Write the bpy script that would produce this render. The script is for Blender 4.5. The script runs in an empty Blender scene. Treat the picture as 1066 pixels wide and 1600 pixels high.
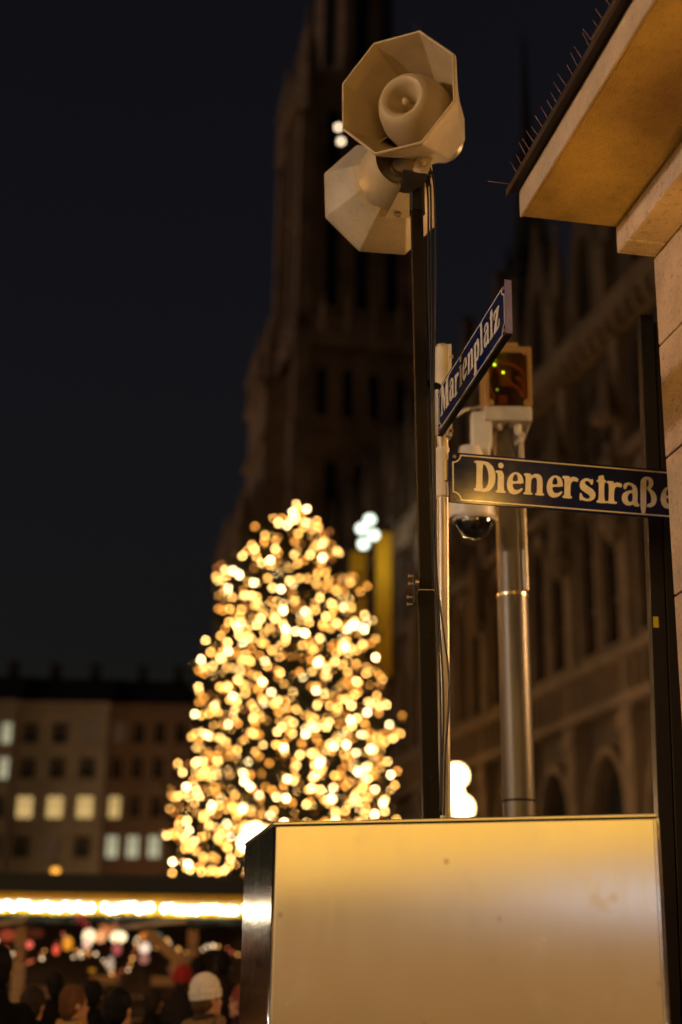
import bpy, bmesh, math, random
from mathutils import Vector, Matrix
from mathutils.geometry import tessellate_polygon
random.seed(11)
rnd = random.random
def uni(a, b): return a + (b - a) * random.random()
R = math.radians
sc = bpy.context.scene
COL = sc.collection

# ------------------------------------------------------------------ camera
CAM = Vector((0, 0, 1.65)); PITCH = R(18); ROLL = R(0.9); FPX = 2222.0
SP, CP = math.sin(PITCH), math.cos(PITCH); SR, CR = math.sin(ROLL), math.cos(ROLL)
FWD = Vector((0, CP, SP)); UP0 = Vector((0, -SP, CP)); RT0 = Vector((1, 0, 0))
RT = RT0 * CR + UP0 * SR; UPV = UP0 * CR - RT0 * SR
cd = bpy.data.cameras.new('camera'); cam = bpy.data.objects.new('camera', cd); COL.objects.link(cam)
cam.matrix_world = Matrix(((RT.x, UPV.x, -FWD.x, CAM.x), (RT.y, UPV.y, -FWD.y, CAM.y), (RT.z, UPV.z, -FWD.z, CAM.z), (0, 0, 0, 1)))
cd.sensor_fit = 'VERTICAL'; cd.sensor_height = 36; cd.sensor_width = 24; cd.lens = 50
cd.clip_start = 0.05; cd.clip_end = 3000
cd.dof.use_dof = True; cd.dof.focus_distance = 5.8; cd.dof.aperture_fstop = 1.08; cd.dof.aperture_blades = 0
sc.camera = cam

# ------------------------------------------------------------------ world, dim town glow, exposure
w = bpy.data.worlds.new('World'); sc.world = w; w.use_nodes = True
nt = w.node_tree; nt.nodes.clear()
sky = nt.nodes.new('ShaderNodeTexSky'); sky.sky_type = 'NISHITA'; sky.sun_disc = False
SUN_EL, SUN_AZ = R(-3.0), R(250)
sky.sun_elevation = SUN_EL; sky.sun_rotation = SUN_AZ; sky.altitude = 500; sky.dust_density = 2.0
bg = nt.nodes.new('ShaderNodeBackground'); bg.inputs[1].default_value = 0.13
hs = nt.nodes.new('ShaderNodeHueSaturation'); hs.inputs['Saturation'].default_value = 0.75; hs.inputs['Hue'].default_value = 0.57
out = nt.nodes.new('ShaderNodeOutputWorld')
nt.links.new(sky.outputs[0], hs.inputs['Color']); nt.links.new(hs.outputs[0], bg.inputs[0]); nt.links.new(bg.outputs[0], out.inputs[0])
sl = bpy.data.lights.new('town_glow', 'SUN'); sl.energy = 0.40; sl.angle = R(20); sl.color = (1.0, 0.70, 0.48)
so = bpy.data.objects.new('town_glow', sl); COL.objects.link(so)
_d = Vector((0.965, 0.25, -0.06)).normalized()          # light travels along +d : from behind-left, low
so.rotation_euler = _d.to_track_quat('-Z', 'Y').to_euler(); so.location = (-30, -30, 30)
vs = sc.view_settings; vs.view_transform = 'Standard'; vs.look = 'None'; vs.exposure = 0.0; vs.gamma = 1.0; vs.use_curve_mapping = False
sc.render.engine = 'CYCLES'
cy = sc.cycles
cy.use_adaptive_sampling = False; cy.use_denoising = True; cy.max_bounces = 6; cy.diffuse_bounces = 3; cy.glossy_bounces = 3
cy.transparent_max_bounces = 12; cy.transmission_bounces = 6; cy.sample_clamp_indirect = 4.0; cy.caustics_reflective = False; cy.caustics_refractive = False
cy.use_light_tree = True

# ------------------------------------------------------------------ pixel -> place helpers (photo is 1066 x 1600)
def ray(px, py):
    dx = (px - 533) / FPX; dy = (800 - py) / FPX
    return FWD + RT * dx + UPV * dy
def at(px, py, Y):
    r = ray(px, py); return CAM + r * (Y / r.y)
def atz(px, py, z):
    r = ray(px, py); return CAM + r * ((z - CAM.z) / r.z)
def atpl(px, py, P, n):
    r = ray(px, py); return CAM + r * ((P - CAM).dot(n) / r.dot(n))

# ------------------------------------------------------------------ materials
def mat(name, col, rough=0.6, metal=0.0, noise=0.0, scale=8.0, bump=0.0, bscale=40.0, col2=None, spec=None, coat=0.0, stretch=None, detail=6.0, speck=0.0):
    m = bpy.data.materials.new(name); m.use_nodes = True; t = m.node_tree; b = t.nodes['Principled BSDF']
    b.inputs['Base Color'].default_value = (*col, 1); b.inputs['Roughness'].default_value = rough; b.inputs['Metallic'].default_value = metal
    if spec is not None: b.inputs['Specular IOR Level'].default_value = spec
    if coat: b.inputs['Coat Weight'].default_value = coat; b.inputs['Coat Roughness'].default_value = 0.08
    tc = t.nodes.new('ShaderNodeTexCoord'); mp = t.nodes.new('ShaderNodeMapping'); t.links.new(tc.outputs['Object'], mp.inputs[0])
    if stretch: mp.inputs['Scale'].default_value = stretch
    if noise or col2:
        n = t.nodes.new('ShaderNodeTexNoise'); n.inputs['Scale'].default_value = scale; n.inputs['Detail'].default_value = detail; n.inputs['Roughness'].default_value = 0.62
        t.links.new(mp.outputs[0], n.inputs['Vector'])
        rp = t.nodes.new('ShaderNodeValToRGB'); rp.color_ramp.elements[0].position = 0.3; rp.color_ramp.elements[1].position = 0.7
        c2 = col2 or tuple(c * (1 - noise) for c in col); c1 = col if col2 else tuple(min(1, c * (1 + noise * 0.5)) for c in col)
        rp.color_ramp.elements[0].color = (*c2, 1); rp.color_ramp.elements[1].color = (*c1, 1)
        t.links.new(n.outputs[0], rp.inputs[0]); t.links.new(rp.outputs[0], b.inputs['Base Color'])
        if speck:
            n4 = t.nodes.new('ShaderNodeTexNoise'); n4.inputs['Scale'].default_value = 38; n4.inputs['Detail'].default_value = 8; n4.inputs['Roughness'].default_value = 0.7; t.links.new(mp.outputs[0], n4.inputs['Vector'])
            r4 = t.nodes.new('ShaderNodeValToRGB'); r4.color_ramp.elements[0].position = 0.34; r4.color_ramp.elements[0].color = (1 - speck,) * 3 + (1,); r4.color_ramp.elements[1].position = 0.46; r4.color_ramp.elements[1].color = (1, 1, 1, 1)
            mx4 = t.nodes.new('ShaderNodeMixRGB'); mx4.blend_type = 'MULTIPLY'; mx4.inputs[0].default_value = 1.0; t.links.new(n4.outputs[0], r4.inputs[0]); t.links.new(rp.outputs[0], mx4.inputs[1]); t.links.new(r4.outputs[0], mx4.inputs[2]); t.links.new(mx4.outputs[0], b.inputs['Base Color'])
        mr = t.nodes.new('ShaderNodeMapRange'); mr.inputs['To Min'].default_value = max(0.03, rough - 0.12); mr.inputs['To Max'].default_value = min(1, rough + 0.12)
        t.links.new(n.outputs[0], mr.inputs[0]); t.links.new(mr.outputs[0], b.inputs['Roughness'])
    if bump:
        n2 = t.nodes.new('ShaderNodeTexNoise'); n2.inputs['Scale'].default_value = bscale; n2.inputs['Detail'].default_value = 5
        t.links.new(mp.outputs[0], n2.inputs['Vector'])
        bp = t.nodes.new('ShaderNodeBump'); bp.inputs['Strength'].default_value = bump; bp.inputs['Distance'].default_value = 0.01
        t.links.new(n2.outputs[0], bp.inputs['Height']); t.links.new(bp.outputs[0], b.inputs['Normal'])
    return m
def emis(name, col, strength, sampling='AUTO'):
    m = bpy.data.materials.new(name); m.use_nodes = True; t = m.node_tree; t.nodes.clear()
    e = t.nodes.new('ShaderNodeEmission'); o = t.nodes.new('ShaderNodeOutputMaterial')
    e.inputs[0].default_value = (*col, 1); e.inputs[1].default_value = strength; t.links.new(e.outputs[0], o.inputs[0])
    m.cycles.emission_sampling = sampling
    return m

# ------------------------------------------------------------------ mesh builder
ROOT = {}
def thing(name, label, cat, loc=(0, 0, 0), rotz=0.0, group=None, kind=None):
    o = bpy.data.objects.new(name, None); COL.objects.link(o); o.empty_display_size = 0.2
    o.location = loc; o.rotation_euler = (0, 0, rotz)
    if label: o['label'] = label
    if cat: o['category'] = cat
    if group: o['group'] = group
    if kind: o['kind'] = kind
    ROOT[o] = Matrix.Translation(Vector(loc)) @ Matrix.Rotation(rotz, 4, 'Z')
    return o
def tag(o, label=None, cat=None, group=None, kind=None):
    if label: o['label'] = label
    if cat: o['category'] = cat
    if group: o['group'] = group
    if kind: o['kind'] = kind
    return o
class MB:
    def __init__(s): s.v = []; s.f = []; s.m = []; s.sm = []
    def add(s, vs, fs, mi=0, smooth=False):
        k = len(s.v); s.v += [tuple(v) for v in vs]
        for f in fs: s.f.append(tuple(i + k for i in f)); s.m.append(mi); s.sm.append(smooth)
        return s
    def hexa(s, b, t, mi=0):              # b,t : 4 points each, same winding (ccw from above)
        return s.add(list(b) + list(t), [(3, 2, 1, 0), (4, 5, 6, 7), (0, 1, 5, 4), (1, 2, 6, 5), (2, 3, 7, 6), (3, 0, 4, 7)], mi)
    def box(s, x0, x1, y0, y1, z0, z1, mi=0):
        return s.hexa([(x0, y0, z0), (x1, y0, z0), (x1, y1, z0), (x0, y1, z0)], [(x0, y0, z1), (x1, y0, z1), (x1, y1, z1), (x0, y1, z1)], mi)
    def obox(s, c, ax, ay, az, hx, hy, hz, mi=0):
        c = Vector(c); P = lambda i, j, k: c + ax * (i * hx) + ay * (j * hy) + az * (k * hz)
        return s.hexa([P(-1, -1, -1), P(1, -1, -1), P(1, 1, -1), P(-1, 1, -1)], [P(-1, -1, 1), P(1, -1, 1), P(1, 1, 1), P(-1, 1, 1)], mi)
    def prism(s, pts, d, mi=0):           # pts: planar polygon (3d), d: extrusion vector
        n = len(pts); d = Vector(d); vs = [Vector(p) for p in pts]; vs2 = [p + d for p in vs]
        tris = tessellate_polygon([vs])
        fs = [tuple(t) for t in tris] + [tuple(i + n for i in reversed(t)) for t in tris] + [(i, i + n, (i + 1) % n + n, (i + 1) % n) for i in range(n)]
        return s.add(vs + vs2, fs, mi)
    def plate(s, loops, M, d, mi=0):      # loops: outer + holes in 2d (x,y), M maps (x,y,0); extruded d along local z
        flat = [[Vector((x, y, 0)) for x, y in L] for L in loops]; tris = tessellate_polygon(flat)
        allp = [p for L in flat for p in L]; n = len(allp)
        vs = [M @ p for p in allp] + [M @ (p + Vector((0, 0, d))) for p in allp]
        fs = [tuple(reversed(t)) for t in tris] + [tuple(i + n for i in t) for t in tris]; k = 0
        for L in flat:
            q = len(L)
            for i in range(q): a, b = k + i, k + (i + 1) % q; fs.append((a, b, b + n, a + n))
            k += q
        return s.add(vs, fs, mi)
    def tube(s, pts, r, seg=8, mi=0, caps=True, smooth=True):
        pts = [Vector(p) for p in pts]; n = len(pts); rs = r if isinstance(r, (list, tuple)) else [r] * n
        vs = []; up = None
        for i, p in enumerate(pts):
            t = (pts[min(i + 1, n - 1)] - pts[max(i - 1, 0)])
            if t.length < 1e-9: t = Vector((0, 0, 1))
            t.normalize()
            if up is None: up = Vector((1, 0, 0)) if abs(t.x) < 0.8 else Vector((0, 1, 0))
            a = (up - t * up.dot(t))
            if a.length < 1e-4: a = t.orthogonal()
            a.normalize(); b = t.cross(a); up = a
            for k in range(seg):
                an = 2 * math.pi * k / seg; vs.append(p + (a * math.cos(an) + b * math.sin(an)) * rs[i])
        fs = [(i * seg + k, i * seg + (k + 1) % seg, (i + 1) * seg + (k + 1) % seg, (i + 1) * seg + k) for i in range(n - 1) for k in range(seg)]
        s.add(vs, fs, mi, smooth)
        if caps:
            k0 = len(s.v) - n * seg
            s.f.append(tuple(k0 + k for k in reversed(range(seg)))); s.m.append(mi); s.sm.append(False)
            s.f.append(tuple(k0 + (n - 1) * seg + k for k in range(seg))); s.m.append(mi); s.sm.append(False)
        return s
    def lathe(s, c, ax, prof, seg=24, mi=0, smooth=True, roll=0.0, ref=None):   # prof: (axial, radius)
        c = Vector(c); ax = Vector(ax).normalized(); a = (Vector(ref) if ref else ax.orthogonal()); a = (a - ax * a.dot(ax)).normalized(); b = ax.cross(a)
        vs = []
        for z, r in prof:
            for k in range(seg):
                an = roll + 2 * math.pi * k / seg; vs.append(c + ax * z + (a * math.cos(an) + b * math.sin(an)) * max(r, 1e-5))
        n = len(prof)
        fs = [(i * seg + k, i * seg + (k + 1) % seg, (i + 1) * seg + (k + 1) % seg, (i + 1) * seg + k) for i in range(n - 1) for k in range(seg)]
        return s.add(vs, fs, mi, smooth)
    def ball(s, c, r, mi=0, seg=12, rings=8, sc3=(1, 1, 1), M=None):
        vs = [];
        for i in range(rings + 1):
            ph = math.pi * i / rings
            for k in range(seg):
                an = 2 * math.pi * k / seg
                p = Vector((math.sin(ph) * math.cos(an) * sc3[0], math.sin(ph) * math.sin(an) * sc3[1], math.cos(ph) * sc3[2])) * r
                if M: p = M @ p
                vs.append(Vector(c) + p)
        fs = [(i * seg + k, (i + 1) * seg + k, (i + 1) * seg + (k + 1) % seg, i * seg + (k + 1) % seg) for i in range(rings) for k in range(seg)]
        return s.add(vs, fs, mi, True)
    def mesh(s, name, mats):
        me = bpy.data.meshes.new(name); me.from_pydata(s.v, [], s.f)
        for m in (mats if isinstance(mats, (list, tuple)) else [mats]): me.materials.append(m)
        me.polygons.foreach_set('material_index', s.m); me.polygons.foreach_set('use_smooth', s.sm); me.update()
        return me
    def build(s, name, mats, parent=None, world=False, bevel=0.0, origin=None, fix=True):
        """world=True: verts are world coordinates and are turned into the root's own frame"""
        if world and parent is not None:
            r = parent
            while r.parent: r = r.parent
            inv = ROOT[r].inverted(); s.v = [tuple(inv @ Vector(v)) for v in s.v]
        o = None
        if origin is not None: s.v = [tuple(Vector(v) - Vector(origin)) for v in s.v]
        me = s.mesh(name, mats)
        if fix:
            bm = bmesh.new(); bm.from_mesh(me); bmesh.ops.remove_doubles(bm, verts=bm.verts, dist=1e-6); bmesh.ops.recalc_face_normals(bm, faces=bm.faces)
            for e_ in bm.edges:
                if len(e_.link_faces) == 2 and e_.calc_face_angle(0.0) > R(42): e_.smooth = False
            bm.to_mesh(me); bm.free()
        o = bpy.data.objects.new(name, me); COL.objects.link(o)
        if origin is not None: o.location = origin
        if parent is not None: o.parent = parent
        else: ROOT[o] = Matrix.Translation(Vector(origin or (0, 0, 0)))
        if bevel:
            b = o.modifiers.new('bevel', 'BEVEL'); b.width = bevel; b.segments = 2; b.limit_method = 'ANGLE'; b.angle_limit = R(40)
            b.harden_normals = False
        return o
def inst(src, parent, loc=None, rot=None, scale=None, m=None):
    c = src.copy(); COL.objects.link(c); c.parent = parent
    if loc is not None: c.location = loc
    if rot is not None: c.rotation_euler = rot
    if scale is not None: c.scale = scale
    return c
def point(name, loc, power, col, radius, parent=None):
    l = bpy.data.lights.new(name, 'POINT'); l.energy = power; l.color = col; l.shadow_soft_size = radius
    o = bpy.data.objects.new(name, l); COL.objects.link(o); o.location = loc
    if parent is not None: o.parent = parent
    return o
X, Yv, Z = Vector((1, 0, 0)), Vector((0, 1, 0)), Vector((0, 0, 1))
def azv(deg): return Vector((math.sin(R(deg)), math.cos(R(deg)), 0))

# ------------------------------------------------------------------ shared materials
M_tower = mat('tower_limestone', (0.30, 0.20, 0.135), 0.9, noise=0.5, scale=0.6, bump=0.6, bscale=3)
M_brick = mat('relief_dark_brick', (0.042, 0.025, 0.017), 0.92, noise=0.45, scale=1.0, bump=0.5, bscale=5)  # brick darkened further so the wall plane reads shaded behind the trim
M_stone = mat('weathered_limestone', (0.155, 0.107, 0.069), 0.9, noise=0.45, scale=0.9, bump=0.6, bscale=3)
M_stone2 = mat('dark_limestone', (0.082, 0.057, 0.037), 0.92, noise=0.4, scale=1.1, bump=0.6, bscale=3)  # darker limestone: relief contrast put into the colour instead of the lighting
M_ashlar = mat('beige_ashlar', (0.50, 0.375, 0.28), 0.85, noise=0.36, scale=3.2, bump=0.8, bscale=70, speck=0.45)
M_stucco = mat('lamp_tinted_stucco', (0.58, 0.40, 0.12), 0.9, noise=0.34, scale=3.5, bump=0.9, bscale=150, speck=0.22)  # orange lamplight on the cream soffit put into this ochre base
M_fasc = mat('lit_plaster_fascia', (0.56, 0.42, 0.29), 0.9, noise=0.25, scale=4, bump=0.5, bscale=120, speck=0.2)  # paler copy of the eave plaster, its lit look put into the colour
M_frieze = mat('brightened_frieze_stone', (0.62, 0.48, 0.36), 0.85, noise=0.3, scale=4, bump=0.8, bscale=70, speck=0.4)  # paler copy of the ashlar, making up for the eave's shade
M_joint = mat('dark_joint', (0.06, 0.045, 0.035), 0.9)
M_copper = mat('dark_copper_flashing', (0.05, 0.032, 0.024), 0.55, metal=0.3, noise=0.4, scale=12)
M_spike = mat('steel_wire', (0.40, 0.20, 0.17), 0.5, metal=0.4)
M_horn = mat('cream_plastic_horn', (0.50, 0.425, 0.32), 0.42, noise=0.20, scale=6, bump=0.15, bscale=220, speck=0.18)
M_horn_in = mat('cream_plastic_inner', (0.52, 0.40, 0.235), 0.45, noise=0.16, scale=7, bump=0.12, bscale=200)
M_bracket = mat('galvanised_bracket', (0.55, 0.50, 0.42), 0.42, metal=0.75, noise=0.2, scale=30)
M_blackmetal = mat('black_painted_steel', (0.012, 0.011, 0.011), 0.38, noise=0.3, scale=20)
M_mast = mat('brown_black_painted_mast', (0.011, 0.0075, 0.005), 0.55, noise=0.35, scale=14, bump=0.15, bscale=60, stretch=(1, 1, 0.25), spec=0.15)
M_bolt = mat('zinc_bolt', (0.72, 0.62, 0.45), 0.28, metal=1.0)
M_cable = mat('black_rubber_cable', (0.012, 0.011, 0.011), 0.45)
M_enamel = mat('dark_blue_enamel', (0.005, 0.011, 0.068), 0.17, noise=0.2, scale=16, spec=0.25)
M_enamel_edge = mat('lit_enamel_edge', (0.10, 0.10, 0.34), 0.45, noise=0.3, scale=60, bump=0.3, bscale=200)  # same enamel as the plate, light on the end face put into the colour
M_letter = mat('white_enamel', (0.74, 0.70, 0.62), 0.28, noise=0.08, scale=20, coat=0.3)
M_rivet = mat('weathered_rivet', (0.42, 0.27, 0.15), 0.45, metal=0.7)
M_galv = mat('galvanised_pole', (0.46, 0.41, 0.33), 0.42, metal=0.55, noise=0.3, scale=18, stretch=(1, 1, 0.3))
M_palegrey = mat('pale_grey_paint', (0.60, 0.56, 0.50), 0.5, noise=0.18, scale=12)
M_steelpost = mat('brushed_steel_post', (0.15, 0.135, 0.115), 0.42, metal=0.6, noise=0.15, scale=9, stretch=(1, 1, 0.08))
M_whiteplastic = mat('white_plastic', (0.72, 0.70, 0.68), 0.45, noise=0.06, scale=15)
M_dome = mat('smoked_dome', (0.006, 0.006, 0.008), 0.05, spec=0.8, coat=1.0)
M_snow = mat('ground', (0.06, 0.055, 0.05), 0.5, noise=0.4, scale=1.5, bump=0.5, bscale=6)
M_wood = mat('stall_wood', (0.30, 0.17, 0.07), 0.7, noise=0.4, scale=5, stretch=(1, 1, 6))
M_darkwood = mat('dark_stall_wood', (0.075, 0.042, 0.022), 0.8, noise=0.4, scale=5)
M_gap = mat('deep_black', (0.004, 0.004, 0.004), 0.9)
# stainless with brushing
M_inox = bpy.data.materials.new('brushed_stainless'); M_inox.use_nodes = True
def _inox():
    t = M_inox.node_tree; b = t.nodes['Principled BSDF']; b.inputs['Base Color'].default_value = (0.66, 0.60, 0.53, 1); b.inputs['Metallic'].default_value = 1.0
    tc = t.nodes.new('ShaderNodeTexCoord'); mp = t.nodes.new('ShaderNodeMapping'); mp.inputs['Scale'].default_value = (140, 140, 1.2); t.links.new(tc.outputs['Object'], mp.inputs[0])
    n = t.nodes.new('ShaderNodeTexNoise'); n.inputs['Scale'].default_value = 1.0; n.inputs['Detail'].default_value = 4; t.links.new(mp.outputs[0], n.inputs[0])
    bp = t.nodes.new('ShaderNodeBump'); bp.inputs['Strength'].default_value = 0.05; bp.inputs['Distance'].default_value = 0.002; t.links.new(n.outputs[0], bp.inputs['Height'])
    n2 = t.nodes.new('ShaderNodeTexNoise'); n2.inputs['Scale'].default_value = 3.5; n2.inputs['Detail'].default_value = 7; n2.inputs['Roughness'].default_value = 0.65; t.links.new(tc.outputs['Object'], n2.inputs[0])
    mr = t.nodes.new('ShaderNodeMapRange'); mr.inputs[1].default_value = 0.3; mr.inputs[2].default_value = 0.7; mr.inputs[3].default_value = 0.195; mr.inputs[4].default_value = 0.215; b.inputs['Anisotropic'].default_value = 0.92; tg = t.nodes.new('ShaderNodeTangent'); tg.direction_type = 'RADIAL'; tg.axis = 'Z'; t.links.new(tg.outputs[0], b.inputs['Tangent'])
    t.links.new(n2.outputs[0], mr.inputs[0]); t.links.new(mr.outputs[0], b.inputs['Roughness']); t.links.new(bp.outputs[0], b.inputs['Normal'])
    # finger marks and drips: faint darker stains
    n3 = t.nodes.new('ShaderNodeTexNoise'); n3.inputs['Scale'].default_value = 2.2; n3.inputs['Detail'].default_value = 3; t.links.new(tc.outputs['Object'], n3.inputs[0])
    rp = t.nodes.new('ShaderNodeValToRGB'); rp.color_ramp.elements[0].position = 0.25; rp.color_ramp.elements[0].color = (0.375, 0.34, 0.295, 1); rp.color_ramp.elements[1].position = 0.75; rp.color_ramp.elements[1].color = (0.415, 0.38, 0.335, 1)
    t.links.new(n3.outputs[0], rp.inputs[0]); t.links.new(rp.outputs[0], b.inputs['Base Color'])
def _smudge():
    t = M_inox.node_tree; b = t.nodes['Principled BSDF']; tc = [n for n in t.nodes if n.type == 'TEX_COORD'][0]
    old = b.inputs['Roughness'].links[0].from_socket
    n = t.nodes.new('ShaderNodeTexNoise'); n.inputs['Scale'].default_value = 5.5; n.inputs['Detail'].default_value = 9; n.inputs['Roughness'].default_value = 0.72; t.links.new(tc.outputs['Object'], n.inputs[0])
    r = t.nodes.new('ShaderNodeValToRGB'); r.color_ramp.elements[0].position = 0.56; r.color_ramp.elements[0].color = (0, 0, 0, 1); r.color_ramp.elements[1].position = 0.74; r.color_ramp.elements[1].color = (0.10, 0.10, 0.10, 1); t.links.new(n.outputs[0], r.inputs[0])
    mp = t.nodes.new('ShaderNodeMapping'); mp.inputs['Scale'].default_value = (26, 26, 1.6); t.links.new(tc.outputs['Object'], mp.inputs[0])
    n5 = t.nodes.new('ShaderNodeTexNoise'); n5.inputs['Scale'].default_value = 1; n5.inputs['Detail'].default_value = 6; t.links.new(mp.outputs[0], n5.inputs[0])
    m5 = t.nodes.new('ShaderNodeMapRange'); m5.inputs[1].default_value = 0.3; m5.inputs[2].default_value = 0.7; m5.inputs[3].default_value = -0.008; m5.inputs[4].default_value = 0.012; t.links.new(n5.outputs[0], m5.inputs[0])
    a = t.nodes.new('ShaderNodeMath'); a.operation = 'ADD'; t.links.new(old, a.inputs[0]); t.links.new(r.outputs[0], a.inputs[1])
    a2 = t.nodes.new('ShaderNodeMath'); a2.operation = 'ADD'; t.links.new(a.outputs[0], a2.inputs[0]); t.links.new(m5.outputs[0], a2.inputs[1]); t.links.new(a2.outputs[0], b.inputs['Roughness'])
    v = t.nodes.new('ShaderNodeTexVoronoi'); v.inputs['Scale'].default_value = 7; v.inputs['Randomness'].default_value = 1.0; t.links.new(tc.outputs['Object'], v.inputs['Vector'])
    rv = t.nodes.new('ShaderNodeValToRGB'); rv.color_ramp.elements[0].position = 0.035; rv.color_ramp.elements[0].color = (0.72, 0.70, 0.68, 1); rv.color_ramp.elements[1].position = 0.10; rv.color_ramp.elements[1].color = (1, 1, 1, 1); t.links.new(v.outputs['Distance'], rv.inputs[0])
    c0 = b.inputs['Base Color'].links[0].from_socket; mx = t.nodes.new('ShaderNodeMixRGB'); mx.blend_type = 'MULTIPLY'; mx.inputs[0].default_value = 1; t.links.new(c0, mx.inputs[1]); t.links.new(rv.outputs[0], mx.inputs[2]); t.links.new(mx.outputs[0], b.inputs['Base Color'])
_inox(); _smudge()
M_inox_side = mat('polished_stainless', (0.62, 0.59, 0.55), 0.14, metal=1.0, noise=0.12, scale=30, bump=0.15, bscale=3.0)

# ================================================================== SETTING
g = MB(); g.box(-700, 700, -150, 1400, -0.3, 0.0)
tag(g.build('ground', M_snow), kind='structure')
sq = MB(); sq.box(-60, 18, -20, 160, 0.004, 0.008)
M_paving = mat('granite_paving', (0.10, 0.088, 0.075), 0.45, noise=0.35, scale=2.2, bump=0.6, bscale=9)
tag(sq.build('paved_square', M_paving), kind='structure')

# ------------------------------------------------------------------ town hall
FA = -13.0; DF = azv(FA); NF = Vector((-DF.y, DF.x, 0)); PERP = 20.6; FO = -NF * PERP
TH = thing('town_hall', 'dark neo-gothic town hall with pinnacled gables receding behind the steel posts', 'building', FO, R(90 - FA))
def arch(cx, w, z0, zs, rise, n=9, pointed=True):           # opening outline, ccw
    P = [(cx - w / 2, z0), (cx + w / 2, z0), (cx + w / 2, zs)]
    for i in range(1, n):
        t = i / n
        if pointed:
            a = t * 2 if t <= 0.5 else (1 - t) * 2
            xx = w / 2 * (1 - (a ** 1.7)); zz = zs + rise * math.sin(a * math.pi / 2) ** 0.9
            P.append((cx + (xx if t <= 0.5 else -xx), zz))
        else: P.append((cx + w / 2 * math.cos(math.pi * t), zs + rise * math.sin(math.pi * t)))
    P.append((cx - w / 2, zs)); return P
def MXZ(y): return Matrix(((1, 0, 0, 0), (0, 0, -1, y), (0, 1, 0, 0), (0, 0, 0, 1)))    # (x,y)->(x, y=const, z); extrusion towards -y
M_pane = mat('dark_leaded_glass', (0.010, 0.009, 0.008), 0.25, spec=0.5)
B = 5.0
S0, NB = 34.0, 12
def rect(x0, x1, z0, z1): return [(x0, z0), (x1, z0), (x1, z1), (x0, z1)]
def part_proto(fn, name, m):
    mb = MB(); fn(mb); o = mb.build(name, m, TH); return o
protos = {}
def first_or_copy(key, fn, name, m, loc, parent=None):
    if key not in protos:
        mb = MB(); fn(mb); o = mb.build(name, m, parent or TH); protos[key] = o
    else: o = inst(protos[key], parent or TH)
    o.location = loc; o.parent = parent or TH
    return o
def f_arcade(mb): mb.plate([rect(0, B, 0, 10.4), arch(B / 2, 3.3, 0.3, 6.2, 2.9, 14, False)], MXZ(0), 0.45)
def f_archring(mb):
    o_ = arch(B / 2, 3.9, 0.0, 6.2, 3.2, 16, False); i_ = arch(B / 2, 3.3, -0.01, 6.2, 2.9, 16, False)
    mb.plate([o_[0:1] + o_[1:] + [], ] and [[(B/2-1.95, 5.9)] + [(B/2+1.95, 5.9)] + o_[2:], [(B/2-1.65, 5.95)] + [(B/2+1.65, 5.95)] + i_[2:]], MXZ(0.28), 0.28)
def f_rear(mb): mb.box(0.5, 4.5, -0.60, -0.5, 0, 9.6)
def f_balus(mb):
    mb.box(0, B, -0.1, 0.75, 10.4, 10.75); mb.box(0, B, 0.35, 0.75, 12.0, 12.3)
    for k in range(7): x = 0.35 + k * 0.717; mb.box(x - 0.10, x + 0.10, 0.42, 0.66, 10.75, 12.0)
def f_win1(mb): mb.plate([rect(0, B, 10.4, 19.4), arch(1.5, 1.35, 12.8, 16.8, 1.7), arch(3.5, 1.35, 12.8, 16.8, 1.7)], MXZ(0), 0.26)
def f_win2(mb): mb.plate([rect(0, B, 19.4, 24.4), arch(1.3, 0.85, 20.2, 22.3, 1.1), arch(2.5, 0.85, 20.2, 22.3, 1.1), arch(3.7, 0.85, 20.2, 22.3, 1.1)], MXZ(0), 0.24)
def f_pane(wd, h): return lambda mb: mb.box(-wd / 2, wd / 2, -0.27, -0.24, 0, h)
def f_mull(wd, h):
    def fn(mb):
        mb.box(-0.05, 0.05, -0.23, -0.12, 0, h)
        for zz in (0.33, 0.66): mb.box(-wd / 2, wd / 2, -0.23, -0.14, h * zz - 0.04, h * zz + 0.04)
    return fn
def f_string(mb): mb.box(0, B, 0, 0.35, 19.2, 19.6)
def f_cornice(mb):
    mb.box(0, B, -0.2, 0.9, 24.4, 25.2); mb.box(0, B, 0.0, 0.55, 24.0, 24.4)
    for k in range(6): mb.box(0.3 + k * 0.84, 0.65 + k * 0.84, 0.5, 0.85, 23.8, 24.4)
def f_gable(mb):
    mb.plate([[(0.55, 25.2), (4.45, 25.2), (4.3, 27.4), (2.85, 31.6), (2.5, 33.0), (2.15, 31.6), (0.7, 27.4)], arch(2.5, 1.2, 25.9, 28.0, 1.5)], MXZ(0.35), 0.6)
    for k in range(5):
        t = 0.15 + k * 0.17
        for sgn in (-1, 1): x = 2.5 + sgn * (1.8 - 1.5 * t); z = 27.4 + 4.3 * t; mb.box(x - 0.13, x + 0.13, -0.15, 0.3, z - 0.1, z + 0.35)
def f_pier(mb):
    mb.box(-0.45, 0.45, 0.0, 0.55, 0, 12.2); mb.box(-0.36, 0.36, 0.0, 0.4, 12.2, 24.4); mb.box(-0.55, 0.55, -0.05, 0.65, 9.6, 10.2); mb.box(-0.5, 0.5, -0.05, 0.52, 17.6, 18.0)
def f_pinn(mb):
    mb.box(-0.4, 0.4, 0.0, 0.8, 25.2, 27.6); mb.lathe((0, 0.4, 27.6), (0, 0, 1), [(0, 0.56), (0.1, 0.56), (0.12, 0.42), (3.4, 0.06), (3.5, 0.16), (3.7, 0.10), (3.9, 0.0)], 6, smooth=False)
def f_surr(mb):
    mb.plate([arch(0, 1.85, 12.5, 16.8, 2.1), arch(0, 1.35, 12.8, 16.8, 1.7)], MXZ(0.26), 0.25)
    mb.box(-0.95, 0.95, 0.0, 0.5, 12.3, 12.5)
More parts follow.
